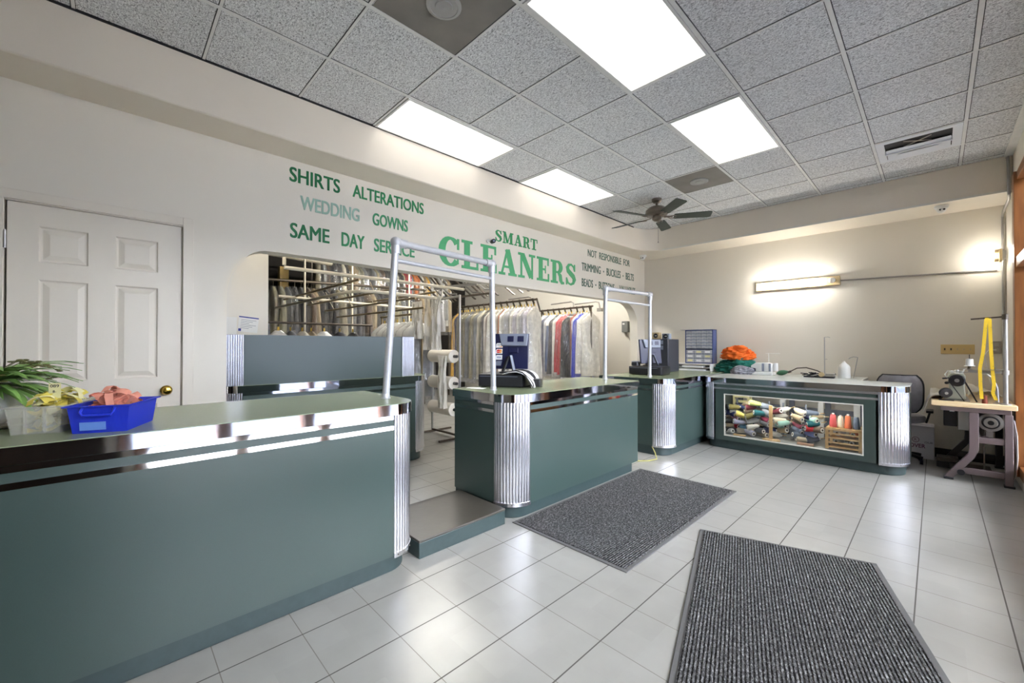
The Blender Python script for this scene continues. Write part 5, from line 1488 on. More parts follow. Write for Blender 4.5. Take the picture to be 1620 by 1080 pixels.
MB().box(0.520, 7.05, 2.30, 0.548, 7.11, 2.40).build('junction_box', M['steel'], t)
for i, (y, z) in enumerate(((7.05, 2.395), (7.10, 2.36), (7.06, 2.305))):
    MB().cyl((0.46, y, z), (0.495, y, z), 0.022).build('socket', M['tanbox'], t)
    pts = [(0.458 - 0.085 * k / 40, y + 0.020 * math.cos(k * 0.85), z + 0.020 * math.sin(k * 0.85)) for k in range(41)]
    MB().tube(pts, 0.009, 8).build('bulb', M['spiral'] if i != 1 else M['bulb_off'], t)
t = thing('switch_plate', 'tan five gang switch plate on the back wall above the sewing machine', 'switch', (0.18, 7.195, 1.25))
MB().box(0.043, 7.190, 1.248, 0.318, 7.1995, 1.362).build('plate', mat('tan_switch_plate', (206, 178, 118), 0.4), t, bevel=0.004)
for i in range(5):
    x = 0.077 + 0.0517 * i
    MB().box(x - 0.006, 7.180, 1.294, x + 0.006, 7.190, 1.318).build('toggle', M['black'] if i < 2 else M['tanbox'], t)
t = thing('outlet_box', 'grey outlet box with a plugged white cord at the window side of the back wall', 'outlet', (0.49, 7.17, 1.28))
MB().box(0.445, 7.15, 1.26, 0.515, 7.1985, 1.40).build('box', M['conduit'], t, bevel=0.004)
for z in (1.30, 1.36):
    MB().box(0.463, 7.146, z - 0.018, 0.497, 7.150, z + 0.018).build('socket_face', M['steel'], t)
MB().tube([(0.475, 7.143, 1.30), (0.42, 7.10, 1.30), (0.385, 7.07, 1.24), (0.40, 7.08, 1.10), (0.43, 7.1, 0.95), (0.47, 7.12, 0.86), (0.49, 7.13, 0.80)], 0.006, 8).build('cord', M['white'], t)
def dome(label, x, y, z):
    t = thing('dome_camera', label, 'security camera', (x, y, z - 0.075), 'dome cameras under the soffit')
    MB().lathe([(0.001, 0), (0.058, 0), (0.060, -0.02), (0.050, -0.035), (0.001, -0.035)], (x, y, z - 0.0005), 24).build('base', M['white'], t)
    d = MB().ball((x, y - 0.012, z - 0.045), 0.042).build('housing', M['white'], t)
    for sx in (-1, 1):
        MB().cyl((x + sx * 0.015 + 0.006, y - 0.052, z - 0.055), (x + sx * 0.015 + 0.004, y - 0.040, z - 0.052), 0.010, n=12).build('lens', M['black'], d)
dome('white dome camera under the soffit near the back right corner', 0.055, 6.72, SOFZ)
dome('white dome camera under the soffit where the lettered wall meets the back wall', -3.58, 6.70, SOFZ)
t = thing('bullet_camera', 'small black bullet camera between the words smart and cleaners', 'security camera', (LW + 0.04, 3.335, 2.60))
MB().cyl((LW, 3.30, 2.625), (LW + 0.02, 3.30, 2.625), 0.022).cyl((LW + 0.02, 3.30, 2.625), (LW + 0.045, 3.32, 2.62), 0.008).build('mount', M['white'], t)
MB().cyl((LW + 0.03, 3.345, 2.622), (LW + 0.11, 3.305, 2.612), 0.026, n=18).build('body', M['black'], t, bevel=0.003)
MB().cyl((LW + 0.111, 3.3045, 2.612), (LW + 0.113, 3.3035, 2.612), 0.014, n=14).build('lens', M['greyplastic'], t)

# ------------------------------------------------------------------ ceiling fittings
def round_vent(label, x, y):
    x0, x1 = x - 0.29, x + 0.29; y0, y1 = y - 0.287, y + 0.287
    t = thing('ceiling_vent', label, 'ceiling vent', (x, y, CEIL - 0.03), 'round ceiling vents')
    MB().box(x0, y0, CEIL - 0.004, x1, y1, CEIL - 0.0005).build('panel', M['ventgrey'], t)
    MB().lathe([(0.001, 0), (0.098, 0), (0.100, -0.010), (0.080, -0.016), (0.078, -0.012), (0.050, -0.012), (0.047, -0.018), (0.008, -0.018), (0.001, -0.020)], (x, y, CEIL - 0.0042), 32).build('diffuser_disc', mat('grey_vent_disc', (158, 156, 152), 0.5), t)
round_vent('sooty ceiling vent panel with round disc beside the largest lit panel', XG[2] + 0.305, 1.3475)
round_vent('sooty ceiling vent panel with round disc near the ceiling fan', XG[2] + 0.305, 4.9775)
x0, x1, y0, y1 = XG[5] + 0.014, XG[6] - 0.014, 5.292, 5.872
t = thing('supply_vent', 'white stepped square supply vent in the ceiling near the windows', 'ceiling vent', ((x0 + x1) / 2, (y0 + y1) / 2, CEIL - 0.05))
M['ventwhite'] = mat('white_enamelled_vent', (214, 216, 220), 0.35)
M['ventdark'] = mat('dark_duct', (52, 50, 50), 0.8)
MB().box(x0 + 0.03, y0 + 0.03, CEIL - 0.004, x1 - 0.03, y1 - 0.03, CEIL - 0.001).build('duct', M['ventdark'], t)
f = MB(); w = 0.062
for q in ((x0, y0, x1, y0 + w), (x0, y1 - w, x1, y1), (x0, y0 + w, x0 + w, y1 - w), (x1 - w, y0 + w, x1, y1 - w)):
    f.box(q[0], q[1], CEIL - 0.007, q[2], q[3], CEIL - 0.004)
f.build('frame', M['ventwhite'], t)
MB().box(x0 + 0.070, y0 + 0.20, CEIL - 0.026, x1 - 0.070, y1 - 0.068, CEIL - 0.022).build('louvre', M['ventwhite'], t)
MB().box(x0 + 0.150, y0 + 0.31, CEIL - 0.046, x1 - 0.150, y1 - 0.110, CEIL - 0.042).build('louvre', M['ventwhite'], t)
MB().beam((x0 + 0.2, y0 + 0.08, CEIL - 0.012), (x1 - 0.2, y0 + 0.22, CEIL - 0.012), 0.016, 0.006).beam((x1 - 0.2, y0 + 0.08, CEIL - 0.014), (x0 + 0.2, y0 + 0.22, CEIL - 0.014), 0.016, 0.006).build('damper_bar', M['conduit'], t)
MB().box(x0 + 0.06, y0 + 0.275, CEIL - 0.04, x1 - 0.06, y0 + 0.295, CEIL - 0.004).build('hanger_bar', M['ventwhite'], t)

FX, FY = -2.58, 5.20
t = thing('ceiling_fan', 'bronze ceiling fan with five dark blades in the far left of the ceiling', 'ceiling fan', (FX, FY, 2.93))
M['bronze'] = mat('brushed_bronze_nickel', (128, 118, 108), 0.3, 0.85, var=0.06)
M['blade'] = mat('dark_green_black_blade', (48, 56, 48), 0.45, var=0.08, vscale=9)
MB().lathe([(0.001, 0), (0.065, 0), (0.062, -0.03), (0.035, -0.055), (0.001, -0.055)], (FX, FY, CEIL), 28).cyl((FX, FY, CEIL - 0.055), (FX, FY, CEIL - 0.10), 0.016).build('canopy', M['bronze'], t)
MB().lathe([(0.001, 0.0), (0.05, 0.0), (0.105, -0.022), (0.142, -0.058), (0.148, -0.10), (0.130, -0.125), (0.060, -0.130), (0.001, -0.130)], (FX, FY, CEIL - 0.095), 36).build('motor', M['bronze'], t)
MB().lathe([(0.001, 0.0), (0.055, 0.0), (0.062, -0.02), (0.058, -0.05), (0.03, -0.07), (0.001, -0.075)], (FX, FY, CEIL - 0.225), 24).build('switch_housing', M['bronze'], t)
for k in range(5):
    a = math.radians(33 + 72 * k)
    R = Matrix.Translation((FX, FY, 3.055)) @ Matrix.Rotation(a, 4, 'Z')
    Rp = R @ Matrix.Rotation(math.radians(-13), 4, 'X')
    br = MB()
    br.beam((0.09, 0, 0.0), (0.20, 0, -0.004), 0.030, 0.010)
    for s_ in (-1, 1):
        br.tube([(0.14, 0, -0.006), (0.17, s_ * 0.03, -0.012), (0.21, s_ * 0.036, -0.008), (0.245, s_ * 0.015, -0.004)], 0.006, 6)
    br.xf(Rp).build('blade_iron', M['bronze'], t)
    MB().prism([(0.215, -0.050), (0.235, -0.060), (0.655, -0.072), (0.675, -0.058), (0.675, 0.058), (0.655, 0.072), (0.235, 0.060), (0.215, 0.050)], -0.004, 0.003).xf(Rp).build('blade', M['blade'], t)
MB().cyl((FX + 0.03, FY - 0.02, 2.72), (FX + 0.03, FY - 0.02, 3.01), 0.002, n=6).ball((FX + 0.03, FY - 0.02, 2.715), 0.008, nu=8, nv=6).build('pull_chain', M['bronze'], t)

# ------------------------------------------------------------------ the back room
for i, (x, y, L) in enumerate(((-5.6, 6.4, 1.8), (-5.9, 3.9, 1.8), (-4.45, 0.55, 0.36))):  # unseen lamps added to brighten the clothes rails and the partition
    t = thing('added_strip_light', 'unseen strip light added on the back room ceiling, %s' % ('above the far clothes rail', 'above the bag roll stand', 'above the pinned papers')[i], 'ceiling light', (x, y, 3.60), 'added back room strip lights')
    MB().box(x - 0.07, y - L / 2, 3.64, x + 0.07, y + L / 2, 3.699).build('housing', M['white'], t)
    MB().cyl((x, y - L / 2 + 0.03, 3.615), (x, y + L / 2 - 0.03, 3.615), 0.02, n=12).build('tube', emit_mat('added_strip_tube', (255, 251, 242), 165.0), t)

GC = {'white': (222, 220, 212), 'cream': (208, 200, 180), 'olive': (124, 120, 96), 'grey': (120, 122, 124), 'dark': (44, 44, 50), 'black': (22, 22, 26), 'navy': (30, 36, 74),
      'red': (176, 34, 46), 'blue': (38, 54, 178), 'khaki': (148, 138, 108), 'brown': (92, 72, 54), 'tan': (166, 146, 112), 'orange': (196, 108, 44), 'denim': (78, 98, 136),
      'rust': (150, 66, 40), 'pale': (196, 196, 200), 'lav': (206, 202, 214), 'gold': (212, 160, 40)}
GM = {}
M['wire'] = mat('hanger_wire', (170, 160, 140), 0.35, 0.8)
M['hangtag'] = mat('yellow_hanger_tag', (210, 176, 70), 0.7)
M['cape'] = mat('white_paper_cape', (226, 224, 218), 0.8)
def ring_shape(zs, w, th, fold, seed, n=22):
    vs = []; r_ = random.Random(seed); ph = [r_.uniform(0, 6.28) for _ in range(4)]
    for z in zs:
        W_ = w(z); T = th(z)
        for j in range(n):
            a = 2 * PI * j / n
            f = fold * min(1.0, max(0.0, (-z - 0.15) / 0.5))
            rr = 1 + f * (math.sin(5 * a + ph[0] + z * 1.5) + 0.7 * math.sin(8 * a + ph[1] - z * 2.2))
            c_, s_ = math.cos(a), math.sin(a)
            c_ = math.copysign(abs(c_) ** 0.7, c_)
            vs.append((W_ * c_ * (1 + 0.12 * (rr - 1)), T * s_ * rr + 0.012 * math.sin(z * 6 + ph[2] + c_ * 2), z))
    fs = [(i * n + j, i * n + (j + 1) % n, (i + 1) * n + (j + 1) % n, (i + 1) * n + j) for i in range(len(zs) - 1) for j in range(n)]
    fs += [tuple(range(n)), tuple(reversed(range((len(zs) - 1) * n, len(zs) * n)))]
    return MB().add(vs, fs)
def prof(pairs):
    def f(z):
        for (z0, a), (z1, b_) in zip(pairs, pairs[1:]):
            if z <= z0 and z >= z1:
                q = (z0 - z) / (z0 - z1); return a + (b_ - a) * q
        return pairs[-1][1] if z < pairs[-1][0] else pairs[0][1]
    return f
def garment_meshes(col, L, kind, seed):
    key = (col, L, kind, seed)
    if key in GM: return GM[key]
    mname = 'gcloth_' + col
    if mname not in M: M[mname] = mat('cloth_' + col, GC[col], 0.85, var=0.15, vscale=14, bump=0.1, bscale=30)
    zs = [-0.09, -0.105, -0.12, -0.16, -0.20, -0.24, -0.29, -0.38, -0.5, -0.65, -0.8, -0.95, -1.1, -1.25, -1.4, -1.55]
    zs = [z for z in zs if z > -L] + [-L]
    if kind == 'trousers':
        w = prof([(-0.09, 0.025), (-0.13, 0.07), (-0.20, 0.165), (-L, 0.15)]); th = prof([(-0.09, 0.012), (-0.2, 0.03), (-L, 0.035)])
    elif kind == 'coat':
        w = prof([(-0.09, 0.03), (-0.12, 0.07), (-0.24, 0.205), (-0.30, 0.222), (-0.5, 0.225), (-L, 0.255)]); th = prof([(-0.09, 0.02), (-0.2, 0.055), (-L, 0.075)])
    else:
        w = prof([(-0.09, 0.028), (-0.12, 0.065), (-0.24, 0.190), (-0.32, 0.208), (-0.55, 0.195), (-L, 0.215)]); th = prof([(-0.09, 0.018), (-0.2, 0.042), (-L, 0.05)])
    cloth = ring_shape(zs, w, th, 0.34, seed).mesh('garment', M[mname], angle=80)
    zf = [-0.075] + [z for z in zs[1:]] + [-L - 0.09]
    film = ring_shape(zf, lambda z: w(max(z, -L)) * 1.10 + 0.012, lambda z: th(max(z, -L)) * 1.35 + 0.012, 0.16, seed + 50).mesh('plastic_cover', M['film'], angle=80)
    hk = MB(); hk.tube([(0.0, 0, -0.10), (0.0, 0, -0.05), (0.012, 0, -0.03), (0.022, 0, -0.012), (0.014, 0, 0.006), (-0.004, 0, 0.008), (-0.014, 0, -0.004)], 0.0022, 6)
    hk.tube([(-0.19, 0, -0.185), (0, 0, -0.10), (0.19, 0, -0.185)], 0.0022, 6)
    hanger = hk.mesh('hanger', M['wire'])
    tg = MB().box(-0.012, -0.012, -0.085, 0.012, -0.010, -0.035).mesh('hanger_tag', M['hangtag'])
    cape = ring_shape([-0.085, -0.11, -0.14, -0.20, -0.26, -0.33], lambda z: w(z) * 1.05 + 0.008, lambda z: th(z) * 1.12 + 0.006, 0.02, seed).mesh('paper_cape', M['cape'], angle=80)
    GM[key] = (cloth, film, hanger, tg, cape)
    return GM[key]
def garment(loc, rz, col, L, kind, seed, label, group, cape=False, film=True, tagged=True, swing=0.0):
    me = garment_meshes(col, L, kind, seed)
    t = thing('hanging_garment', label, 'garment', loc, group, local=True, rotz=rz)
    t.rotation_euler = (swing, 0, rz)
    for k, m_ in enumerate(me):
        if k == 1 and not film: continue
        if k == 3 and not tagged: continue
        if k == 4 and not cape: continue
        o = bpy.data.objects.new(('garment', 'plastic_cover', 'hanger', 'hanger_tag', 'paper_cape')[k], m_); C.objects.link(o); o.parent = t
    return t
def rail(label, p0, p1, r, m, posts=(), z0=0.0, group='garment rails in the back room', brackets=0):
    t = thing('clothes_rail', label, 'rail', (p0[0], p0[1], 0 if posts else p0[2]), group)
    MB().cyl(p0, p1, r, n=12).build('bar', m, t)
    for q in posts:
        p = Vector(p0).lerp(Vector(p1), q)
        MB().cyl((p.x, p.y, z0), (p.x, p.y, p.z), r * 0.9, n=10).build('post', m, t)
    for i in range(brackets):
        p = Vector(p0).lerp(Vector(p1), (i + 0.5) / brackets)
        MB().beam((p.x, p.y - 0.03, p.z + 0.02), (p.x, p.y + 0.03, p.z - 0.10), 0.02, 0.03).build('bracket', M['darksteel'], t)
    return t

r_ = random.Random(21)
# right hand rail by the cream wall
RZ1 = 2.115
rail('right hand conveyor rail of bagged clothes near the junction box', (-6.45, 7.20, RZ1 + 0.03), (-4.98, 7.20, RZ1 + 0.05), 0.022, M['darksteel'], (0.03, 0.97), 0.0, brackets=9)
row1 = [('khaki', 'coat', 1, 'khaki garment under a white paper cape at the left end of the right hand rail'), ('navy', 'coat', 0, 'navy garment just right of the caped khaki one'),
        ('pale', 'shirt', 0, 'pale garment between the navy and the denim ones on the right hand rail'), ('denim', 'coat', 1, 'denim blue garment with a white cape on the right hand rail'),
        ('dark', 'coat', 0, 'charcoal garment left of the red ones on the right hand rail'), ('white', 'shirt', 0, 'white shirt just left of the red garments'),
        ('red', 'coat', 0, 'left red garment of two side by side'), ('red', 'coat', 0, 'right red garment of two side by side'), ('black', 'coat', 0, 'black garment just right of the red pair'),
        ('rust', 'trousers', 0, 'rust coloured garment between black and blue'), ('lav', 'shirt', 0, 'pale lavender shirt left of the bright blue garment'), ('blue', 'coat', 0, 'bright blue garment near the right end of the rail'),
        ('white', 'coat', 0, 'white garment right of the bright blue one'), ('white', 'shirt', 0, 'last white garment at the right end of the right hand rail')]
for i, (col, kind, cp, lab) in enumerate(row1):
    x = -6.30 + 1.26 * i / (len(row1) - 1)
    garment((x, 7.20 + r_.uniform(-0.02, 0.02), RZ1), PI / 2 + r_.uniform(-0.35, 0.1) - 0.25, col, 1.36 + 0.05 * (i % 3) if kind != 'trousers' else 1.2, kind, i % 3, lab, 'clothes on the right hand rail', cape=bool(cp))
# middle rail behind the register
RZ2 = 2.155
rail('middle conveyor rail of bagged shirts behind the register', (-7.55, 5.60, RZ2 + 0.04), (-5.10, 5.60, RZ2 + 0.04), 0.022, M['darksteel'], (0.02,), 0.0, brackets=14)
rail('brown joining rail between the middle and right hand rails', (-5.12, 5.62, RZ2 + 0.04), (-6.42, 7.16, RZ1 + 0.03), 0.018, M['darksteel'])
cols = ['gold', 'navy', 'olive', 'cream', 'olive', 'khaki', 'grey', 'olive', 'khaki', 'olive', 'grey', 'cream', 'olive', 'dark', 'white', 'red', 'white', 'cream', 'white', 'orange', 'white', 'white', 'pale', 'white', 'white', 'lav', 'white', 'pale', 'lav', 'white']
cnt = {}
names = {'gold': 'gold', 'pale': 'pale grey', 'lav': 'pale lavender', 'dark': 'charcoal'}
tot = {c: cols.count(c) for c in cols}
for i, col in enumerate(cols):
    x = -7.42 + 2.24 * i / (len(cols) - 1)
    cnt[col] = cnt.get(col, 0) + 1
    nm = names.get(col, col)
    if tot[col] == 1: lab = 'only %s garment on the middle rail behind the register' % nm
    else: lab = '%s garment on the middle rail, %s of its colour from the left' % (nm, (ORD + ['eighth', 'ninth', 'tenth'])[cnt[col] - 1])
    garment((x, 5.60 + r_.uniform(-0.02, 0.02), RZ2), PI / 2 + r_.uniform(-0.25, 0.15), col, 1.58 if i > 18 else 1.5, 'shirt' if i % 4 else 'coat', i % 4, lab, 'clothes on the middle rail')
# left group with white capes near the bag stand
rail('low rail with white caped clothes left of the bag roll stand', (-6.9, 3.45, 1.845), (-5.5, 3.45, 1.845), 0.018, M['rail'], (0.03, 0.97), 0.0)
for i, (col, lab) in enumerate((('grey', 'leftmost white caped grey garment by the bag roll stand'), ('brown', 'brown garment under a white cape by the bag roll stand'), ('dark', 'charcoal garment under a white cape by the bag roll stand'),
                                ('olive', 'olive garment under a white cape by the bag roll stand'), ('black', 'black garment under a white cape by the bag roll stand'), ('grey', 'white caped grey garment nearest the bag roll stand'))):
    garment((-6.75 + 0.22 * i, 3.45, 1.815), PI / 2 - 0.7 + r_.uniform(-0.1, 0.1), col, 1.25, 'coat', i % 3, lab, 'caped clothes by the bag stand', cape=True)
# crowded rows at the far end
rail('far upper rail of crowded dark bagged clothes', (-9.2, 3.0, 3.28), (-9.2, 6.6, 3.28), 0.025, M['darksteel'], (0.01, 0.35, 0.7, 0.99), 0.0)
fc = ['dark', 'black', 'olive', 'grey', 'brown', 'dark', 'tan', 'grey', 'khaki', 'dark', 'cream', 'olive', 'black', 'grey']
for i in range(10, 48):
    y = 3.15 + 3.3 * (i - 10) / 37
    col = fc[(i * 5) % len(fc)]
    if i in (33, 34): col = 'red'
    if i in (36, 37): col = 'orange'
    if i > 37: col = ('pale', 'grey', 'white', 'tan')[i % 4]
    if i == 40: col = 'gold'
    lab = 'bagged garment in the crowded row on the far upper rail'
    if i == 33: lab = 'left red garment on the far upper rail'
    if i == 34: lab = 'right red garment on the far upper rail'
    if i == 36: lab = 'left orange garment on the far upper rail'
    if i == 37: lab = 'right orange garment on the far upper rail'
    if i == 40: lab = 'golden yellow garment on the far upper rail'
    garment((-9.2 + r_.uniform(-0.05, 0.05), y, 3.25), r_.uniform(-0.3, 0.3), col, 1.25 + 0.15 * (i % 3), 'coat', i % 4, lab, 'clothes on the far upper rail', tagged=False)
rail('far lower rail of dark bagged clothes', (-8.2, 1.6, 2.50), (-8.2, 5.2, 2.62), 0.025, M['darksteel'], (0.01, 0.5, 0.99), 0.0)
for i in range(30):
    y = 1.72 + 3.3 * i / 29
    col = ('black', 'dark', 'olive', 'dark', 'brown', 'grey', 'black', 'tan', 'dark', 'khaki')[(i * 3) % 10]
    garment((-8.2 + r_.uniform(-0.04, 0.04), y, 2.47 + 0.12 * i / 29), r_.uniform(-0.3, 0.3), col, 0.95 + 0.12 * (i % 3), 'coat', i % 4, 'dark bagged garment in the row on the far lower rail', 'clothes on the far lower rail', tagged=False)
# white caped clothes just behind the raised board
rail('short rail of white caped clothes behind the raised board', (-6.2, 1.45, 1.66), (-6.2, 2.95, 1.66), 0.016, M['darksteel'], (0.02, 0.98), 0.0)
b_lab = ['white caped garment with a printed heart behind the left of the raised board', 'grey garment second from the left behind the raised board', 'cream garment third from the left behind the raised board', 'tan garment in the middle behind the raised board',
         'white caped garment with small blue print behind the raised board', 'charcoal garment at the right behind the raised board', 'black garment at the far right behind the raised board']
for i, (y, col, cp) in enumerate(((1.62, 'white', 1), (1.78, 'grey', 0), (1.93, 'cream', 0), (2.05, 'tan', 0), (2.22, 'white', 1), (2.45, 'dark', 0), (2.65, 'black', 0))):
    g_ = garment((-6.2, y, 1.635), PI / 2 if cp else 0.5, col, 1.1, 'coat', i % 3, b_lab[i], 'clothes behind the raised board', cape=bool(cp), tagged=True)
    if i in (0, 4):
        b = fit_text(text_mb('We' if i == 0 else 'WOW', 1, 0.01, 0.0004), 0.06, 0.028)
        b.v = [(x - 0.05, -0.090 - z, y_ - 0.245) for x, y_, z in b.v]
        o = b.build('cape_print', M['ink'] if i == 0 else M['visa'], None, fix=False, at=(0, 0, 0)); o.parent = g_
        if i == 0:
            hp = [(0.0, -0.016), (0.017, 0.004), (0.016, 0.013), (0.008, 0.016), (0.0, 0.009), (-0.008, 0.016), (-0.016, 0.013), (-0.017, 0.004)]
            o = MB().prism([(0.045 + u, -0.230 + v) for u, v in hp], -0.091, -0.090, lambda u, v, z: (u, z, v)).build('heart_print', M['mcred'], None, at=(0, 0, 0)); o.parent = g_

# conveyor pipes
rail('white pipe hanging across the top of the wide opening', (-4.62, 1.26, 2.145), (-4.62, 3.55, 2.135), 0.020, M['whitepipe'])
t = thing('drop_pipe', 'white upright pipe at the left end of the hanging white pipe', 'pipe', (-4.62, 1.26, 2.145), 'pipes of the conveyor')
MB().cyl((-4.62, 1.26, 2.17), (-4.62, 1.26, 3.7), 0.018, n=12).build('pipe', M['whitepipe'], t)
rail('white pipe low across the far dark clothes', (-7.27, 1.9, 2.13), (-7.27, 4.3, 2.09), 0.022, M['whitepipe'])
cp = rail('thick cream pipe high at the back of the dark room', (-8.0, 1.6, 2.98), (-8.0, 3.0, 2.93), 0.075, M['whitepipe'])
for y in (1.8, 2.8):
    MB().cyl((-8.0, y, 2.96), (-8.0, y, 3.70), 0.010, n=8).build('hanger_rod', M['whitepipe'], cp)
for i, (x, y, z0, z1) in enumerate(((-7.3, 2.30, 0, 3.7), (-7.3, 3.10, 0, 3.7), (-7.3, 4.25, 0, 3.7))):
    t = thing('support_post', ('left', 'middle', 'right')[i] + ' thin cream upright post among the far conveyor pipes', 'post', (x, y, 0), 'conveyor posts')
    MB().cyl((x, y, z0), (x, y, z1), 0.018, n=10).build('pipe', M['whitepipe'], t)
lab5 = ['highest brass rail crossing the dark room', 'curved cream rail that bends round at its near end', 'third brass rail crossing the dark room', 'fourth brass rail, with small braces, crossing the dark room', 'lowest brass rail crossing the dark room', 'right hand brass rail reaching the bag roll stand']
specs = [((-9.4, 2.18, 2.15), (-4.85, 2.15, 2.15)), None, ((-9.2, 2.55, 2.08), (-4.95, 2.62, 2.08)), ((-9.0, 2.85, 1.99), (-4.9, 2.95, 1.99)), ((-9.0, 3.05, 1.88), (-5.0, 3.15, 1.88)), ((-8.6, 3.40, 2.15), (-5.1, 3.40, 2.13))]
for i, s_ in enumerate(specs):
    t = thing('conveyor_rail', lab5[i], 'rail', (-6.5, 2.2 + 0.2 * i, 2.0), 'brass conveyor rails')
    if s_ is None:
        MB().tube([(-9.3, 2.05, 2.0), (-5.3, 2.05, 2.0), (-4.95, 2.07, 2.0), (-4.80, 2.14, 2.0), (-4.74, 2.30, 2.0), (-4.74, 2.60, 2.0), (-4.78, 3.20, 2.0)], 0.020, 12).build('bar', M['whitepipe'], t)
    else:
        MB().cyl(s_[0], s_[1], 0.016, n=10).build('bar', M['rail'], t)
        if i in (2, 3):
            for k in range(4):
                p = Vector(s_[0]).lerp(Vector(s_[1]), 0.35 + 0.18 * k)
                MB().cyl(p, p + Vector((0.12, -0.12, 0.12)), 0.007, n=8).build('brace', M['whitepipe'], t)
t = thing('yellow_post', 'yellow steel column deep in the dark left of the back room', 'column', (-10.2, 2.75, 0))
MB().box(-10.3, 2.68, 0, -10.14, 2.86, 3.1).box(-10.32, 2.64, 0, -10.10, 2.90, 0.1).build('column', mat('yellow_steel', (164, 130, 30), 0.5, var=0.1), t)

# sloping conveyor chute of slats above the middle rail
t = thing('conveyor_chute', 'sloping bank of dark metal conveyor slats above the middle rail', 'conveyor', (-6.9, 5.1, 2.2))
for i in range(13):
    x = -8.2 + 0.26 * i; y = 4.95 + 0.10 * math.sin(i * 1.7)
    MB().beam((x, y, 2.98), (x + 0.42, y + 0.02, 2.62), 0.05, 0.014).beam((x + 0.42, y + 0.02, 2.62), (x + 0.95, y + 0.05, 2.24), 0.05, 0.014).build('slat', M['darksteel'], t)
    if i % 2:
        MB().tube([(x + 0.1, y - 0.06, 2.9), (x + 0.5, y - 0.06, 2.5), (x + 0.72, y - 0.06, 2.36), (x + 0.95, y - 0.06, 2.34)], 0.016, 8).build('guide_bar', M['steel'], t)
MB().beam((-7.3, 4.86, 2.53), (-5.9, 4.86, 2.49), 0.06, 0.05).build('cross_member', M['steel'], t)
MB().beam((-7.6, 4.86, 2.30), (-5.6, 4.86, 2.28), 0.04, 0.035).build('cross_member', M['darksteel'], t)
MB().cyl((-7.05, 4.86, 2.3), (-7.05, 4.86, 3.7), 0.02, n=10).build('hanger_rod', M['steel'], t)
for i, (pts, lab, bx) in enumerate((([(-6.0, 5.75, 2.27), (-5.45, 5.75, 2.28), (-5.38, 5.75, 2.26), (-5.35, 5.75, 2.19)], 'bent grey pipe over the right end of the middle rail', None),
                                ([(-6.2, 7.30, 2.29), (-5.62, 7.30, 2.31), (-5.56, 7.30, 2.28), (-5.55, 7.30, 2.17)], 'bent grey pipe over the middle of the right hand rail', None),
                                ([(-5.55, 7.34, 2.25), (-5.0, 7.34, 2.27), (-4.93, 7.34, 2.25), (-4.90, 7.34, 2.12)], 'bent grey pipe with a box at its right end near the cream wall', (-4.90, 7.34, 2.09)))):
    t = thing('bent_pipe', lab, 'pipe', pts[0], 'bent pipes over the rails')
    MB().tube(pts, 0.016, 10).build('pipe', M['conduit'], t)
    if bx: MB().cbox(bx, (0.10, 0.08, 0.07)).build('end_box', M['conduit'], t)

# bag roll stand
t = thing('bag_roll_stand', 'metal stand holding three rolls of garment film', 'stand', (-5.2, 3.6, 0))
for x in (-5.48, -4.78):
    MB().cyl((x, 3.60, 0.03), (x, 3.60, 2.08), 0.018, n=12).build('post', M['steel'], t)
    MB().beam((x, 3.25, 0.022), (x, 3.95, 0.022), 0.035, 0.025).build('foot', M['darksteel'], t)
MB().beam((-5.48, 3.60, 0.05), (-4.78, 3.60, 0.05), 0.03, 0.025).build('base_bar', M['darksteel'], t)
MB().cyl((-5.48, 3.60, 2.06), (-4.78, 3.60, 2.06), 0.014, n=10).build('top_bar', M['steel'], t)
for i, (z, nm) in enumerate(((1.19, 'top'), (0.80, 'middle'), (0.42, 'bottom'))):
    q = thing('film_roll', '%s roll of milky garment film on the roll stand' % nm, 'film roll', (-5.13, 3.60, z - 0.095), 'rolls of garment film')
    MB().cyl((-5.42, 3.56, z), (-4.86, 3.56, z), 0.095, n=28).build('film', mat('rolled_film', (222, 216, 204), 0.3), q, bevel=0.006)
    MB().cyl((-5.47, 3.56, z), (-4.79, 3.56, z), 0.022, n=16).build('core', M['black'], q)
def drape(label, x0, x1, y, z0, z1, seed, m='filmthick'):
    rr = random.Random(seed); ph = rr.uniform(0, 6)
    rows = []
    for i in range(16):
        q = i / 15
        rows.append([Vector((x0 + (x1 - x0) * (j / 19) * (1 - 0.12 * math.sin(PI * q)), y + 0.035 * math.sin(j * 0.9 + ph + q) * (0.3 + q) + 0.02 * math.sin(j * 2.3 + 4 * q), z0 + (z1 - z0) * q)) for j in range(20)])
    return tag(MB().sheet(rows).build('film_sheet', M[m], angle=80, fix=False), label, 'film', 'sheets of garment film on the stand')
drape('milky film sheet hanging from the top bar of the roll stand', -5.45, -4.95, 3.42, 2.06, 1.28, 1)
drape('milky film sheet hanging between the top and bottom rolls', -5.05, -4.84, 3.41, 1.20, 0.45, 2)
drape('clear film sheet hanging left of the roll stand', -5.72, -5.42, 3.38, 2.02, 1.45, 3)
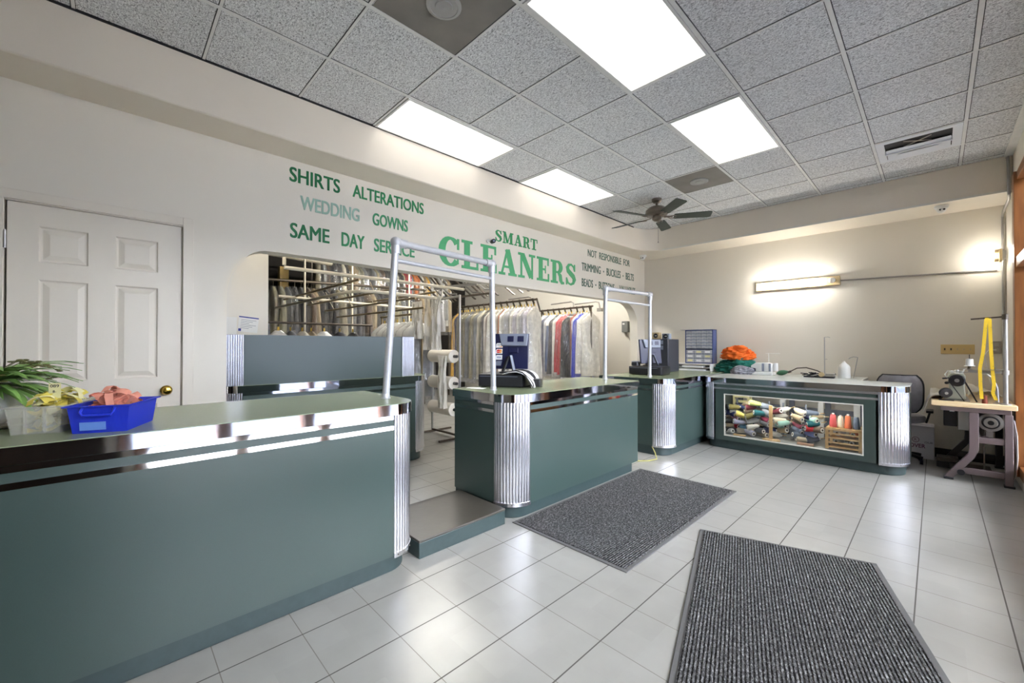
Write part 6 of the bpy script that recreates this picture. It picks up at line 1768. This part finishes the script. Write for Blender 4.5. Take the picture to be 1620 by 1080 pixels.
# cream wall fittings
t = thing('junction_box', 'grey electrical box on the cream wall right of the hanging clothes', 'electrical box', (-4.77, 8.13, 1.63))
MB().box(-4.84, 8.09, 1.635, -4.70, 8.199, 1.875).build('box', mat('grey_enamel_box', (112, 114, 112), 0.45), t, bevel=0.008)
MB().box(-4.815, 8.086, 1.80, -4.765, 8.09, 1.835).build('box_label', M['paper'], t)
MB().tube([(-4.75, 8.15, 1.64), (-4.73, 8.15, 1.56), (-4.67, 8.16, 1.46), (-4.64, 8.17, 1.36)], 0.012, 8).build('flexible_conduit', M['conduit'], t)
t = thing('conduit_run', 'grey upright conduit beside the electrical box on the cream wall', 'conduit', (-4.62, 8.17, 0.6))
MB().cyl((-4.62, 8.17, 0.6), (-4.62, 8.17, 2.6), 0.018, n=10).build('pipe', M['conduit'], t)
for z in (1.50, 1.86):
    MB().box(-4.655, 8.17, z - 0.01, -4.585, 8.199, z + 0.01).build('pipe_clamp', M['conduit'], t)
for lab, y0_, z0_, w, h_, rot in (('framed looking white printed notice pinned to the cream partition', 1.005, 1.565, 0.175, 0.155, -0.10), ('faint white sheet pinned left of the printed notice', 0.84, 1.55, 0.13, 0.17, 0.0)):
    Rm = Matrix.Translation((-4.899, y0_, z0_)) @ Matrix.Rotation(rot, 4, 'X')
    t = thing('notice', lab.replace('framed looking ', ''), 'notice', (-4.9, y0_, z0_ - h_ / 2), 'papers on the partition')
    MB().box(0.0, -w / 2, -h_ / 2, 0.0015, w / 2, h_ / 2).xf(Rm).build('sheet', M['paper'], t)
    if w > 0.15:
        ln = MB()
        for k in range(6):
            ln = MB().box(0.0016, -w / 2 + 0.02, h_ / 2 - 0.035 - 0.017 * k, 0.0022, w / 2 - 0.02 - 0.03 * (k % 3), h_ / 2 - 0.031 - 0.017 * k).xf(Rm).build('print_line', M['greyplastic'], t)
        MB().box(0.0016, -w / 2 + 0.006, -h_ / 2 + 0.004, 0.0020, -w / 2 + 0.03, -h_ / 2 + 0.03).xf(Rm).build('printed_corner', M['visa'], t)
        MB().box(0.0016, -w / 2, h_ / 2 - 0.012, 0.0020, w / 2, h_ / 2).xf(Rm).build('printed_corner', M['visa'], t)
# yellow cord end by the counter foot
t = thing('extension_lead', 'pale yellow green cord lying on the floor at the corner counter foot', 'cord', (-2.45, 4.50, 0))
MB().tube([(-2.45, 4.80, 0.10), (-2.36, 4.70, 0.06), (-2.30, 4.62, 0.012), (-2.34, 4.50, 0.008), (-2.45, 4.38, 0.008), (-2.55, 4.25, 0.008)], 0.007, 8).build('cord', mat('yellow_green_cord', (168, 162, 92), 0.5), t)
